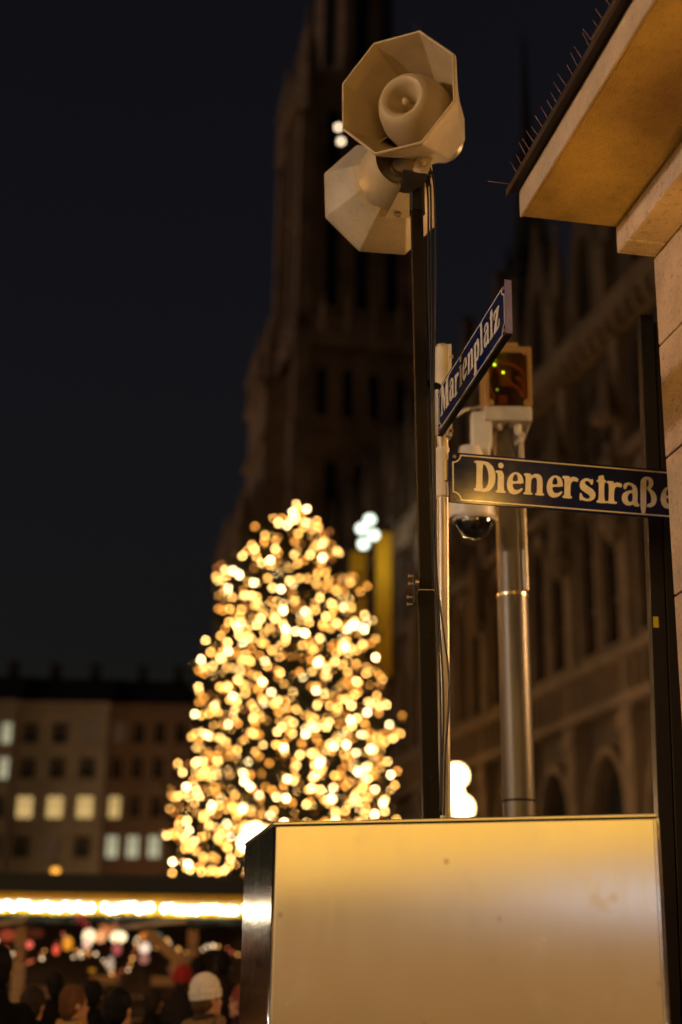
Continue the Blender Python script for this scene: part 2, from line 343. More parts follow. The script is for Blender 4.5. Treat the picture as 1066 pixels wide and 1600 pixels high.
def f_canopy(mb):
    mb.lathe((0, 0.75, 20.4), (0, 0, 1), [(0, 0.1), (0.15, 0.55), (0.5, 0.55), (0.6, 0.42), (2.6, 0.04)], 6, smooth=False); mb.lathe((0, 0.72, 16.7), (0, 0, 1), [(-0.7, 0.1), (0, 0.5), (0.25, 0.5), (0.25, 0)], 6, smooth=False)
def f_statue(mb):
    mb.lathe((0, 0.72, 17.0), (0, 0, 1), [(0, 0.36), (0.8, 0.30), (1.6, 0.34), (2.1, 0.30), (2.35, 0.14), (2.5, 0.16), (2.7, 0.17), (2.85, 0.0)], 10)
for i in range(NB):
    s = S0 + i * B; L = (s, 0, 0)
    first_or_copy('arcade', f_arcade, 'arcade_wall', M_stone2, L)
    first_or_copy('ring', f_archring, 'arch_moulding', M_stone, L)
    first_or_copy('rear', f_rear, 'arcade_shade_sheet', M_gap, L)  # black sheet close behind each arch stands in for the arcade's shade
    first_or_copy('balus', f_balus, 'balcony', M_stone, L)
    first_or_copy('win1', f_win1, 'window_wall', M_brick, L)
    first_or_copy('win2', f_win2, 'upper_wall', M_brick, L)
    for cx in (1.5, 3.5):
        p = first_or_copy('pane1', f_pane(1.45, 6.0), 'window', M_pane, (s + cx, 0, 12.7)); q = first_or_copy('mul1', f_mull(1.36, 5.8), 'window_bars', M_stone2, (0, 0, 0), p)
    for cx in (1.3, 2.5, 3.7):
        p = first_or_copy('pane2', f_pane(1.0, 3.5), 'window', M_pane, (s + cx, 0.06, 20.1)); q = first_or_copy('mul2', f_mull(0.9, 3.3), 'window_bars', M_stone2, (0, 0, 0), p)
    for cx in (1.5, 3.5): first_or_copy('surr', f_surr, 'window_surround', M_stone, (s + cx, 0, 0))
    first_or_copy('canopy', f_canopy, 'statue_canopy', M_stone, L); first_or_copy('statue', f_statue, 'statue', M_stone, L)
    first_or_copy('string', f_string, 'string_course', M_stone, L)
    first_or_copy('cornice', f_cornice, 'cornice', M_stone, L)
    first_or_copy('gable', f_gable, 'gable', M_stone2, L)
    first_or_copy('pier', f_pier, 'buttress', M_stone, L)
    first_or_copy('pinn', f_pinn, 'pinnacle', M_stone, L)
M_roof = mat('dark_slate_roof', (0.012, 0.011, 0.011), 0.8, noise=0.3, scale=2)
rf = MB(); Lr = NB * B
rf.prism([(S0, 0.0, 25.2), (S0, -14, 25.2), (S0, -9.5, 30.0), (S0, -4.5, 30.0)], (Lr, 0, 0)); RF = rf.build('roof', M_roof, TH)
cw = MB(); cw.box(S0, S0 + Lr, -14, -1.7, 0, 25.1); cw.build('rear_wall', M_stone2, TH)
# roof turret (dark slender spire)
_p = ROOT[TH].inverted() @ at(828, 400, 60.0)
fl = MB(); fl.lathe((_p.x, _p.y, 24), (0, 0, 1), [(0, 1.15), (8.5, 1.05), (8.6, 1.3), (9.0, 1.3), (9.1, 0.95), (14.5, 0.42), (15.0, 0.62), (15.3, 0.62), (15.4, 0.32), (21.5, 0.10), (22.5, 0.03)], 8, smooth=False)
for k in range(8):
    an = k * math.pi / 4; fl.lathe((_p.x + 1.1 * math.cos(an), _p.y + 1.1 * math.sin(an), 32.5), (0, 0, 1), [(0, 0.14), (1.2, 0.12), (2.2, 0.0)], 4, smooth=False)
fl.build('roof_turret', M_gap, TH)
# tower
TS0, TS1, TQ0, TQ1 = 95.0, 104.0, -7.2, 1.9
TW = thing('town_hall_tower', 'tall dark neo-gothic clock tower rising behind the loudspeakers', 'tower', ROOT[TH] @ Vector(((TS0 + TS1) / 2, (TQ0 + TQ1) / 2, 0)), R(90 - FA))
HW = (TS1 - TS0) / 2; HQ = (TQ1 - TQ0) / 2
def addp(name, m, fn, parent=None):
    mb = MB(); fn(mb); return mb.build(name, m, parent or TW)
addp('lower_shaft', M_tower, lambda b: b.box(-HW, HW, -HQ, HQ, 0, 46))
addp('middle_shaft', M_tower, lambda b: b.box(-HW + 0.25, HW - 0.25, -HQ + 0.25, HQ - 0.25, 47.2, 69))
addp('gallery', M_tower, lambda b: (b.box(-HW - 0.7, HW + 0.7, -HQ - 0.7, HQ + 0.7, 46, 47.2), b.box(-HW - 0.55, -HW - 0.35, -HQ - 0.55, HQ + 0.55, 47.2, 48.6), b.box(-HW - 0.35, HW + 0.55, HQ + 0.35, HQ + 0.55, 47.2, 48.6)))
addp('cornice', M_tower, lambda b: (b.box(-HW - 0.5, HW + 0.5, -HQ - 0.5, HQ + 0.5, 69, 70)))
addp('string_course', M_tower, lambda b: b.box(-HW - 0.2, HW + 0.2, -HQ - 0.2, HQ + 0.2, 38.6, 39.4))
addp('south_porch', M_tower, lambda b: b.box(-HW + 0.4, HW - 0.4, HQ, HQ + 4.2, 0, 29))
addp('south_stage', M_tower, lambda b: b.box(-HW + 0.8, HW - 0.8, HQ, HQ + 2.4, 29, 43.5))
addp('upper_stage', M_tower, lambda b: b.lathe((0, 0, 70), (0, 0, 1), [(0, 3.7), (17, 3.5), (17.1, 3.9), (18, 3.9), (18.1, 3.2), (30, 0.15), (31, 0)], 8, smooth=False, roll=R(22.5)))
for i, (x, q) in enumerate(((-HW, -HQ), (-HW, HQ), (HW, -HQ), (HW, HQ))):
    addp('corner_buttress', M_tower, lambda b: (b.box(x - 0.75, x + 0.75, q - 0.75, q + 0.75, 0, 40), b.box(x - 0.55, x + 0.55, q - 0.55, q + 0.55, 40, 66)))
    addp('pinnacle', M_tower, lambda b: b.lathe((x, q, 66), (0, 0, 1), [(0, 0.9), (4.5, 0.8), (4.6, 1.0), (4.9, 1.0), (9.5, 0.1), (9.8, 0.25), (10.2, 0)], 6, smooth=False))
for x, y0, y1, z0, z1 in ((-HW + 0.6, HQ + 2.4, HQ + 4.2, 29, 34), (HW - 0.6, HQ + 2.4, HQ + 4.2, 29, 34)):
    addp('flying_buttress', M_tower, lambda b: b.prism([(x - 0.4, HQ + 4.2, 27), (x - 0.4, HQ + 4.2, 29.6), (x - 0.4, HQ + 2.3, 36), (x - 0.4, HQ + 2.3, 33)], (0.8, 0, 0)))
    addp('pinnacle', M_tower, lambda b: b.lathe((x, HQ + 3.8, 29), (0, 0, 1), [(0, 0.7), (3, 0.6), (3.1, 0.75), (6, 0.05)], 6, smooth=False))
def tower_lancet(face, c, w_, z0, h, ztop):
    """face 'e' : the side turned to the viewer (x=-HW); 's': the side over the square (y=+HQ)"""
    pl = [arch(c, w_, z0, z0 + h, ztop, 7)]; ring = [arch(c, w_ + 0.5, z0 - 0.25, z0 + h, ztop + 0.35, 7), arch(c, w_, z0, z0 + h, ztop, 7)]
    off = 0.0 if z0 < 46 else -0.25
    if face == 'e': M1 = Matrix(((0, 0, -1, -HW - off - 0.02), (1, 0, 0, 0), (0, 1, 0, 0), (0, 0, 0, 1))); 
    else: M1 = Matrix(((1, 0, 0, 0), (0, 0, 1, HQ + off + 0.02), (0, 1, 0, 0), (0, 0, 0, 1)))
    a = MB(); a.plate(pl, M1, 0.05); o = a.build('window', M_pane, TW)
    b = MB(); b.plate(ring, M1, 0.32); b.build('window_surround', M_tower, o)
for c in (-2.4, 0.0, 2.4):
    tower_lancet('e', c, 1.15, 49.5, 7.5, 1.6); tower_lancet('e', c, 1.1, 60.5, 5.0, 1.5)
    tower_lancet('s', c, 1.15, 49.5, 7.5, 1.6); tower_lancet('s', c, 1.1, 60.5, 5.0, 1.5)
for c in (-3.0, -1.0, 1.0, 3.0): tower_lancet('e', c, 0.9, 40.5, 3.0, 1.0)
for c in (-2.2, 0, 2.2): tower_lancet('e', c, 1.0, 30.5, 5.5, 1.2); 
for k in range(8):
    an = k * math.pi / 4; d = Vector((math.cos(an), math.sin(an), 0)); t_ = Vector((-d.y, d.x, 0))
    M1 = Matrix(((t_.x, 0, d.x, d.x * 3.36), (t_.y, 0, d.y, d.y * 3.36), (0, 1, 0, 0), (0, 0, 0, 1)))
    a = MB(); a.plate([arch(0, 1.2, 72, 81, 2.0, 7)], M1, 0.06); a.build('window', M_pane, TW)
def fin(face, c, z0, z1, w_=0.32, dpt=0.3, off=0.0):
    if face == 'e': return lambda b: b.box(-HW - off - dpt, -HW - off, c - w_ / 2, c + w_ / 2, z0, z1)
    return lambda b: b.box(c - w_ / 2, c + w_ / 2, HQ + off, HQ + off + dpt, z0, z1)
for c in (-3.6, -1.2, 1.2, 3.6):
    for f in ('e', 's'):
        addp('pilaster', M_tower, fin(f, c, 48.8, 68.6, off=-0.25)); addp('pilaster', M_tower, fin(f, c, 20.0, 38.4))
def spirelet(x, y, z, h, r): addp('pinnacle', M_tower, lambda b: b.lathe((x, y, z), (0, 0, 1), [(0, r), (h * 0.4, r * 0.9), (h * 0.42, r * 1.25), (h * 0.5, r * 1.1), (h * 0.95, r * 0.12), (h, 0)], 6, smooth=False))
for x in (-3.0, -1.0, 1.0, 3.0):
    spirelet(x, HQ + 0.45, 47.2, 3.6, 0.30); spirelet(-HW - 0.45, x, 47.2, 3.6, 0.30); spirelet(x, HQ + 0.3, 70, 3.4, 0.28)
for (x, y) in ((-HW + 0.9, HQ + 2.2), (0, HQ + 2.3), (HW - 0.9, HQ + 2.2)): spirelet(x, y, 43.5, 5.5, 0.55)
for (x, y) in ((-HW + 0.6, HQ + 4.0), (-1.4, HQ + 4.1), (1.4, HQ + 4.1), (HW - 0.6, HQ + 4.0)): spirelet(x, y, 29.0, 4.8, 0.6)
for zc in (12.0, 21.0, 29.0): addp('string_course', M_tower, lambda b: b.box(-HW + 0.2, HW - 0.2, HQ + 4.2, HQ + 4.55, zc, zc + 0.5))
for zc in (33.5, 38.5, 43.0): addp('string_course', M_tower, lambda b: b.box(-HW + 0.6, HW - 0.6, HQ + 2.4, HQ + 2.75, zc, zc + 0.45))
for x in (-2.4, 0.0, 2.4):
    for (z0_, h_, q_) in ((31.0, 3.4, 2.4), (14.0, 4.6, 4.2), (22.4, 4.2, 4.2)):
        M1 = Matrix(((1, 0, 0, 0), (0, 0, 1, HQ + q_ + 0.02), (0, 1, 0, 0), (0, 0, 0, 1)))
        a = MB(); a.plate([arch(x, 1.1, z0_, z0_ + h_, 1.2, 7)], M1, 0.05); o = a.build('window', M_pane, TW)
        a = MB(); a.plate([arch(x, 1.6, z0_ - 0.25, z0_ + h_, 1.55, 7), arch(x, 1.1, z0_, z0_ + h_, 1.2, 7)], M1, 0.34); a.build('window_surround', M_tower, o)
for q in (HQ + 1.2, HQ + 3.0):
    M1 = Matrix(((0, 0, -1, -HW + 0.38), (1, 0, 0, 0), (0, 1, 0, 0), (0, 0, 0, 1)))
    a = MB(); a.plate([arch(q, 0.9, 15.0, 19.5, 1.1, 7)], M1, 0.05); o = a.build('window', M_pane, TW)
    a = MB(); a.plate([arch(q, 1.3, 14.8, 19.5, 1.4, 7), arch(q, 0.9, 15.0, 19.5, 1.1, 7)], M1, 0.3); a.build('window_surround', M_tower, o)
# floodlights on the tower
M_flood = emis('flood_glass', (1.0, 0.78, 0.50), 5)
M_flood2 = emis('cool_flood_glass', (0.86, 1.0, 0.80), 3.2)
def floodlamp(name, label, pts, m, r, parentdir):
    root = thing(name, label, 'floodlight', pts[0])
    for p in pts:
        b = MB(); b.lathe(p, -Yv, [(-0.35, 0.0), (-0.35, r * 0.6), (0, r * 1.15), (0.03, r * 1.15)], 12); b.build('housing', M_blackmetal, root, True)
        b = MB(); b.lathe(p, -Yv, [(0.0, r), (0.04, r * 0.9), (0.06, 0.0)], 12); b.build('lamp_glass', m, root, True)
    b = MB(); b.tube([pts[-1] + Vector((0, 0.2, -0.3)), pts[0] + Vector((0, 0.2, 0.3))], 0.05); b.tube([pts[0] + Vector((0, 0.2, 0)), pts[0] + parentdir], 0.05); b.build('bracket', M_blackmetal, root, True)
    return root
floodlamp('floodlight', 'pair of warm floodlights on the tower beside the upper loudspeaker', [at(529, 199, 94.4), at(533, 221, 94.3)], M_flood, 0.20, Vector((0, 1.6, 0)))
floodlamp('floodlight', 'cool white floodlights on a bracket above the yellow banners', [at(578, 812, 72), at(568, 850, 72), at(584, 836, 72), at(565, 826, 72)], M_flood2, 0.27, Vector((3.0, 0.4, 0)))
_fl = bpy.data.objects['floodlight.001']; point('lamp_light', Vector((0.75, 0.5, -1.6)), 130, (1.0, 0.95, 0.75), 0.3, _fl)
# banners hung from the facade
M_banner = mat('yellow_cloth', (0.66, 0.37, 0.002), 0.8, noise=0.12, scale=1.5)
for lab, (xa, xb), (ya, yb), Yb in (('yellow cloth banner half hidden by the lit tree', (547, 572), (862, 1050), 77), ('long yellow cloth banner hanging right of the lit tree', (588, 612), (832, 1056), 75)):
    root = thing('banner', lab, 'banner', at(xa, yb, Yb), group='yellow banners on the town hall')
    b = MB(); pa, pb, pc = at(xa, ya, Yb), at(xb, ya, Yb), at(xa, yb, Yb); N_ = 8; Mz = 16
    vs_ = []
    for j in range(Mz + 1):
        for i in range(N_ + 1):
            u, v = i / N_, j / Mz; p = Vector((pa.x + (pb.x - pa.x) * u, Yb + 0.12 * math.sin(u * 9 + v * 2) * (0.3 + v), pa.z + (pc.z - pa.z) * v)); vs_.append(p)
    n_ = len(vs_); vs_ += [p + Vector((0, 0.02, 0)) for p in vs_]
    fs_ = [(j * (N_ + 1) + i, j * (N_ + 1) + i + 1, (j + 1) * (N_ + 1) + i + 1, (j + 1) * (N_ + 1) + i) for j in range(Mz) for i in range(N_)]
    fs_ += [tuple(reversed([k + n_ for k in f])) for f in fs_]
    b.add(vs_, fs_, 0, True); b.build('cloth', M_banner, root, True, fix=False)
    b = MB(); b.tube([pa + Vector((-0.2, 0, 0.06)), pb + Vector((3.0, 0.6, 0.06))], 0.05); b.build('pole', M_blackmetal, root, True)

# ------------------------------------------------------------------ houses at the far end of the square
M_lit = emis('lit_window', (1.0, 0.66, 0.24), 0.72); M_lit2 = emis('lit_window_cool', (0.85, 0.80, 0.50), 0.6); M_dimw = emis('dim_window', (0.5, 0.26, 0.14), 0.10)
def house(label, pxl, pxr, ytop, Yh, m, cols, rows, lit, roof=True, name='town_house', ww=25, wh=34):
    pl, pr = at(pxl, 1240, Yh), at(pxr, 1240, Yh); zt = at((pxl + pxr) / 2, ytop, Yh).z
    root = thing(name, label, 'building', (pl.x, Yh, 0)); Wd = pr.x - pl.x
    k = Yh / 2336.0
    holes = []
    for j, y in enumerate(rows):
        for i, x in enumerate(cols):
            c = at(x, y, Yh); cx = at(x, 1240, Yh).x - pl.x; z = c.z; h = wh * k; wd = ww * k
            holes.append((i, j, cx, z, wd, h))
    b = MB(); b.plate([rect(0, Wd, 0, zt)] + [rect(cx - wd / 2, cx + wd / 2, z - h / 2, z + h / 2) for (_, _, cx, z, wd, h) in holes], Matrix(((1, 0, 0, 0), (0, 0, 1, 0), (0, 1, 0, 0), (0, 0, 0, 1))), 0.35)
    b.build('wall', m, root)
    b = MB(); b.box(0, Wd, 0.6, 12, 0, zt); b.build('rear_wall', M_gap, root)
    b = MB(); b.box(-0.1, Wd + 0.1, -0.45, 0.3, zt, zt + 0.55); b.box(0, Wd, -0.22, -0.01, zt * 0.36, zt * 0.36 + 0.4); b.build('cornice', m, root)
    for (i, j, cx, z, wd, h) in holes:
        mm = lit.get((i, j), M_pane)
        b = MB(); b.box(cx - wd / 2, cx + wd / 2, 0.30, 0.34, z - h / 2, z + h / 2); wo = b.build('window', mm, root)
        b = MB(); b.box(cx - 0.05, cx + 0.05, 0.20, 0.29, z - h / 2, z + h / 2); b.box(cx - wd / 2, cx - 0.06, 0.2, 0.29, z + h * 0.18, z + h * 0.18 + 0.08); b.box(cx + 0.06, cx + wd / 2, 0.2, 0.29, z + h * 0.18, z + h * 0.18 + 0.08); b.build('frame', m, wo)
        b = MB(); b.box(cx - wd / 2 - 0.15, cx + wd / 2 + 0.15, -0.25, 0.0 - 0.005, z - h / 2 - 0.25, z - h / 2 - 0.02); b.build('sill', m, wo)
    b = MB(); b.prism([(-0.1, -0.4, zt + 0.56), (-0.1, 12, zt + 0.56), (-0.1, 9, zt + 4.6), (-0.1, 3.4, zt + 3.6)], (Wd + 0.2, 0, 0)); ro = b.build('roof', M_roof, root)
    for c in (0.25, 0.7):
        b = MB(); b.box(Wd * c, Wd * c + 0.9, 3, 4.2, zt + 3, zt + 5.2); b.build('chimney', M_roof, ro)
    return root
M_h1 = mat('ochre_plaster', (0.28, 0.235, 0.175), 0.9, noise=0.25, scale=0.5); M_h2 = mat('red_brown_plaster', (0.16, 0.10, 0.065), 0.9, noise=0.25, scale=0.5)
rows = (1145, 1200, 1261, 1323)
house('ochre five-storey house with a row of three lit yellow windows', 17, 163, 1106, 140, M_h1, (40, 87, 134), rows, {(0, 2): M_lit, (1, 2): M_lit, (2, 2): M_lit, (2, 0): M_dimw, (1, 3): M_dimw})
house('red-brown house beside the lit tree with pale lit first-floor windows', 164, 296, 1110, 141, M_h2, (180, 212, 245, 278), rows, {(0, 2): M_lit, (0, 3): M_lit2, (1, 3): M_lit2, (2, 3): M_lit2, (0, 0): M_dimw}, ww=18)
house('narrow house cut by the left edge with lit upper windows', -90, 16, 1102, 139, M_h1, (-62, -30, 2), rows, {(2, 0): M_lit2, (2, 1): M_lit2}, ww=15)

# ------------------------------------------------------------------ stone building on the right (corner, eave, frieze)
AW = -10.5; DW = azv(AW); EW = azv(AW + 90)                 # DW: away along the wall, EW: into the building
WC = at(1021, 400, 5.5); BO = Vector((WC.x, WC.y, 0))
BLD = thing('stone_building', 'beige ashlar building corner with deep plastered eave at the right edge', 'building', BO, math.atan2(DW.y, DW.x))
# local frame: x = away along the wall, y = Z x X = towards the square (outwards), z up
LB = 9.0
def prof(px, py):
    P = atpl(px, py, WC, DW); return (-(P - WC).dot(EW), P.z)
e_b, e_t = prof(815, 342), prof(809, 296); so_r = prof(962, 352); fr_t, fr_b = prof(960, 297), prof(964, 397); wt = prof(1021, 402)
ZF = (fr_b[1] + wt[1]) / 2; ZS = (e_b[1] + so_r[1]) / 2; YF = (fr_b[0] + so_r[0]) / 2; YE = (e_b[0] + e_t[0]) / 2; ZT = e_t[1]
courses = [0.0, 0.62, 1.24, 1.86, 2.50, 3.106, 3.692, 4.196, ZF - 0.002]
b = MB(); b.box(-LB, -0.02, -3.0, -0.012, 0, ZF - 0.01); b.build('wall_core', M_joint, BLD)
for ci in range(8):
    z0, z1 = courses[ci] + 0.004, courses[ci + 1] - 0.004; x = 0.0; first = (0.95, 0.55)[ci % 2]; k = 0
    while x > -LB:
        L_ = first if k == 0 else uni(0.85, 1.15); x1 = max(-LB, x - L_)
        b = MB(); j_ = uni(-0.0015, 0.0015); b.box(x1 + 0.004, x - (0.004 if k else 0), -0.3 if k else -0.6, 0.0 + j_, z0, z1); b.build('stone_block', M_ashlar, BLD, bevel=0.006)
        x = x1; k += 1
# frieze stones
x = 0.0; k = 0
for L_ in (0.125, 1.6, 1.6, 1.6, 1.6, 1.6, 1.0):
    b = MB(); b.box(x - L_ + 0.003, x - (0.003 if k else 0), -0.3, YF + (0.0 if k else 0.001), ZF, ZS - 0.003); b.build('frieze_stone', M_frieze, BLD, bevel=0.008); x -= L_; k += 1
b = MB(); b.box(-LB, 0.0, -3.0, YE - 0.012, ZS, ZT); b.build('eave', M_stucco, BLD, bevel=0.006)
b = MB(); b.box(-LB, 0.004, YE - 0.0115, YE, ZS - 0.002, ZT); b.build('fascia', M_fasc, BLD, bevel=0.004)
b = MB(); b.box(-LB, 0.035, -3.0, YE + 0.035, ZT + 0.002, ZT + 0.022); b.box(-LB, 0.05, YE + 0.034, YE + 0.044, ZT - 0.012, ZT + 0.022)
b.build('metal_flashing', M_copper, BLD)
b = MB(); b.prism([(0.0, YE - 0.01, ZT + 0.026), (0.0, -3.0, ZT + 0.026), (0.0, -3.0, ZT + 0.75)], (-LB, 0, 0)); b.build('roof', M_copper, BLD)
b = MB(); b.tube([(-1.02, YE + 0.03, ZT + 0.02), (-1.30, YE + 0.03, ZT + 0.02)], 0.022, 10); b.build('gutter_end', M_copper, BLD)
# bird spikes
SPK = thing('bird_spikes', 'row of thin bird spikes along the eave edge at upper right', 'bird spikes', ROOT[BLD] @ Vector((0, YE, ZT + 0.022)), math.atan2(DW.y, DW.x))
b = MB(); b.box(-2.6, 0.02, -0.035, 0.0, 0.0, 0.008); b.build('base_strip', M_copper, SPK)
for k in range(34):
    x = -0.03 - k * 0.058 + uni(-0.006, 0.006)
    for sg in (1, -1):
        ln = uni(0.10, 0.125); dirn = Vector((uni(-0.12, 0.12), (0.55 if sg > 0 else -0.25) + uni(-0.12, 0.12), 1)).normalized()
        b = MB(); p0 = Vector((x + 0.012 * sg, -0.016, 0.006)); b.tube([p0, p0 + dirn * ln], [0.0018, 0.0014], 4); b.build('spike', M_spike, SPK, fix=False)
b = MB(); b.tube([(0.0, -0.01, 0.0), (0.03, 0.13, 0.02)], 0.0014, 4); b.build('spike', M_spike, SPK, fix=False)
# wall lamp under the eave (out of view to the right, lights the soffit)
WLP = ROOT[BLD] @ Vector((-0.95, 0.0, 4.22))
WL = thing('wall_lamp', 'warm brass wall lantern below the eave of the stone building', 'lamp', WLP, math.atan2(DW.y, DW.x))
M_wl = emis('amber_lantern_glass', (1.0, 0.50, 0.09), 64)
b = MB(); b.box(-0.05, 0.05, 0.001, 0.02, -0.12, 0.12); b.tube([(0, 0.02, 0.05), (0, 0.10, 0.10), (0, 0.13, 0.02)], 0.012); b.build('bracket', M_blackmetal, WL)
b = MB(); b.lathe((0, 0.13, -0.22), Z, [(0, 0.05), (0.0, 0.07), (0.2, 0.10), (0.2, 0.0)], 6, smooth=False); b.build('lantern_glass', M_wl, WL)
b = MB(); b.lathe((0, 0.13, -0.015), Z, [(0, 0.12), (0.05, 0.05), (0.06, 0.0)], 6, smooth=False); b.build('lantern_cap', M_blackmetal, WL)
# black steel upright beside the corner
BP0, BP1 = at(1012, 497, 6.5), at(1046, 1400, 6.5)
ax_ = (BP0 - BP1).normalized(); tb = BP1 - ax_ * (BP1.z / ax_.z)
BPT = thing('black_steel_upright', 'black steel upright with a yellow sticker in front of the stone corner', 'post', tb)
Lp = (BP0 - tb).length; mid = tb + ax_ * (Lp / 2)
b = MB(); b.obox(mid + X * -0.012, X, Yv, ax_, 0.034, 0.045, Lp / 2); b.build('front_profile', M_blackmetal, BPT, True, bevel=0.003)
b = MB(); b.obox(mid + X * 0.062 - ax_ * 0.02, X, Yv, ax_, 0.034, 0.040, Lp / 2 - 0.02); b.build('rear_profile', M_blackmetal, BPT, True, bevel=0.003)
b = MB(); b.obox(mid + X * 0.025 + Yv * 0.015, X, Yv, ax_, 0.004, 0.02, Lp / 2 - 0.01); b.build('seal_strip', M_gap, BPT, True)
ps = atpl(1025, 972, mid - Yv * 0.047, Yv); b = MB(); b.obox(ps, X, Yv, ax_, 0.012, 0.001, 0.026); b.build('sticker', mat('yellow_sticker', (0.75, 0.6, 0.02), 0.5), BPT, True)
b = MB(); b.lathe(BP0 + Z * 0.002 + X * 0.0, ax_, [(0, 0.02), (0.012, 0.016), (0.014, 0)], 10); b.build('cap_bolt', M_bolt, BPT, True)

# ================================================================== OBJECTS
# ------------------------------------------------------------------ stainless cabinet
ZC = 2.1544
cFL = atz(430, 1285, ZC); cFR = atz(1027, 1272, ZC); cBL = atz(383, 1318, ZC); cBR = cBL + (cFR - cFL) * 0.93 + Vector((0, 0.0, 0)); cBR = Vector((1.10, 5.42, ZC))
CB = thing('steel_cabinet', 'brushed stainless steel cabinet standing in the foreground', 'cabinet', (cFL.x, cFL.y, 0))
fl_ = (cFR - cFL).normalized(); nl_ = Vector((fl_.y, -fl_.x, 0))         # outwards from the front
def lo(p): return Vector((p.x, p.y, 0.06))
def dn(p, d): return Vector((p.x, p.y, ZC - d))
b = MB(); b.hexa([lo(cFL), lo(cFR), lo(cBR), lo(cBL)], [dn(cFL, 0.012), dn(cFR, 0.012), dn(cBR, 0.012), dn(cBL, 0.012)], 1)
body = b.build('body', [M_inox, M_inox_side], CB, True, bevel=0.004)
b = MB(); t0 = 0.004
fq = [cFL + fl_ * 0.010 + nl_ * 0.001, cFR - fl_ * 0.010 + nl_ * 0.001]
b.hexa([Vector((p.x, p.y, 0.10)) for p in (fq[0] + nl_ * 0.006, fq[1] + nl_ * 0.006, fq[1], fq[0])], [Vector((p.x, p.y, ZC - 0.014)) for p in (fq[0] + nl_ * 0.006, fq[1] + nl_ * 0.006, fq[1], fq[0])])
dr = b.build('front_panel', M_inox, CB, True, bevel=0.003)
b = MB(); o1 = nl_ * 0.009; sx = fl_ * 0.003
b.hexa([dn(cFL + o1 - sx, 0.011), dn(cFR + o1 + sx, 0.011), dn(cBR + sx, 0.011), dn(cBL - sx, 0.011)], [dn(cFL + o1 - sx, -0.002), dn(cFR + o1 + sx, -0.002), dn(cBR + sx, -0.002), dn(cBL - sx, -0.002)])
b.build('lid', M_inox, CB, True, bevel=0.004)
b = MB(); b.hexa([Vector((p.x, p.y, 0)) for p in (cFL, cFR, cBR, cBL)], [lo(p) for p in (cFL, cFR, cBR, cBL)]); b.build('plinth', M_blackmetal, CB, True)
b = MB(); e1 = cFR + nl_ * 0.004; b.tube([Vector((e1.x, e1.y, 0.1)), Vector((e1.x, e1.y, ZC - 0.016))], 0.006, 8); b.build('edge_trim', M_inox_side, CB, True)
b = MB(); e1 = cFL + nl_ * 0.004; b.tube([Vector((e1.x, e1.y, 0.1)), Vector((e1.x, e1.y, ZC - 0.016))], 0.005, 8); b.build('edge_trim', M_inox_side, CB, True)
pk = fq[1] - fl_ * 0.10 + nl_ * 0.008; b = MB(); b.lathe(Vector((pk.x, pk.y, 1.05)), nl_, [(0, 0.03), (0.01, 0.03), (0.012, 0.0)], 16); b.build('lock', M_bolt, CB, True)

# ------------------------------------------------------------------ loudspeaker mast (telescoping square tube on the cabinet)
mT, mB = at(650, 283, 5.45), at(673, 1262, 5.45); mB = mT + (mB - mT) * ((ZC + 0.004 - mT.z) / (mB.z - mT.z)); ma = (mT - mB).normalized()
MS = thing('speaker_mast', 'thin dark brown square mast rising from the steel cabinet', 'mast', mB)
rz = R(3); mx = Vector((math.cos(rz), math.sin(rz), 0)); mx = (mx - ma * mx.dot(ma)).normalized(); my = ma.cross(mx)
mj = at(668, 925, 5.45); Lj = (mj - mB).dot(ma); Lt = (mT - mB).length
b = MB(); b.obox(mB + ma * ((Lj + Lt) / 2 - 0.1), mx, my, ma, 0.0255, 0.0255, (Lt - Lj) / 2 + 0.1); b.build('inner_tube', M_mast, MS, True, bevel=0.004)
b = MB(); b.obox(mB + ma * (Lj / 2), mx, my, ma, 0.0315, 0.0315, Lj / 2); b.build('outer_tube', M_mast, MS, True, bevel=0.004)
b = MB(); b.obox(mB + ma * (Lj + 0.001), mx, my, ma, 0.032, 0.032, 0.0015); b.build('tube_rim', M_bolt, MS, True)
b = MB(); b.obox(mB + ma * 0.004, mx, my, ma, 0.09, 0.09, 0.0035); b.build('base_plate', M_mast, MS, True)
b = MB(); b.tube([mB + ma * (Lt - 0.16), mB + ma * (Lt + 0.02)], 0.037, 20); b.build('top_collar', M_blackmetal, MS, True)
# clamp plate with bolts at the joint
cp = at(648, 922, 5.42); b = MB(); b.obox(cp, mx, my, ma, 0.005, 0.03, 0.058); b.build('clamp_plate', M_blackmetal, MS, True, bevel=0.002)
for (px, py) in ((640, 900), (640, 912), (638, 933), (638, 944)):
    q = at(px, py, 5.40); b = MB(); b.lathe(q - X * 0.006, X, [(0, 0.0), (0, 0.0075), (0.008, 0.0075), (0.008, 0.004), (0.022, 0.004)], 6, smooth=False); b.build('bolt', M_bolt, MS, True)
q = at(652, 910, 5.40); b = MB(); b.lathe(q - X * 0.008, X, [(0, 0.006), (0, 0.017), (0.016, 0.017), (0.016, 0.0)], 14); b.build('washer', M_bolt, MS, True)
for (px, py) in ((672, 996), (675, 1217)):
    q = at(px, py, 5.45); tt = (q - mB).dot(ma); c_ = mB + ma * tt - my * 0.0316
    b = MB(); b.lathe(c_, -my, [(0, 0.009), (0.0008, 0.009), (0.0008, 0.0)], 14); b.build('bolt_hole', M_gap, MS, True)
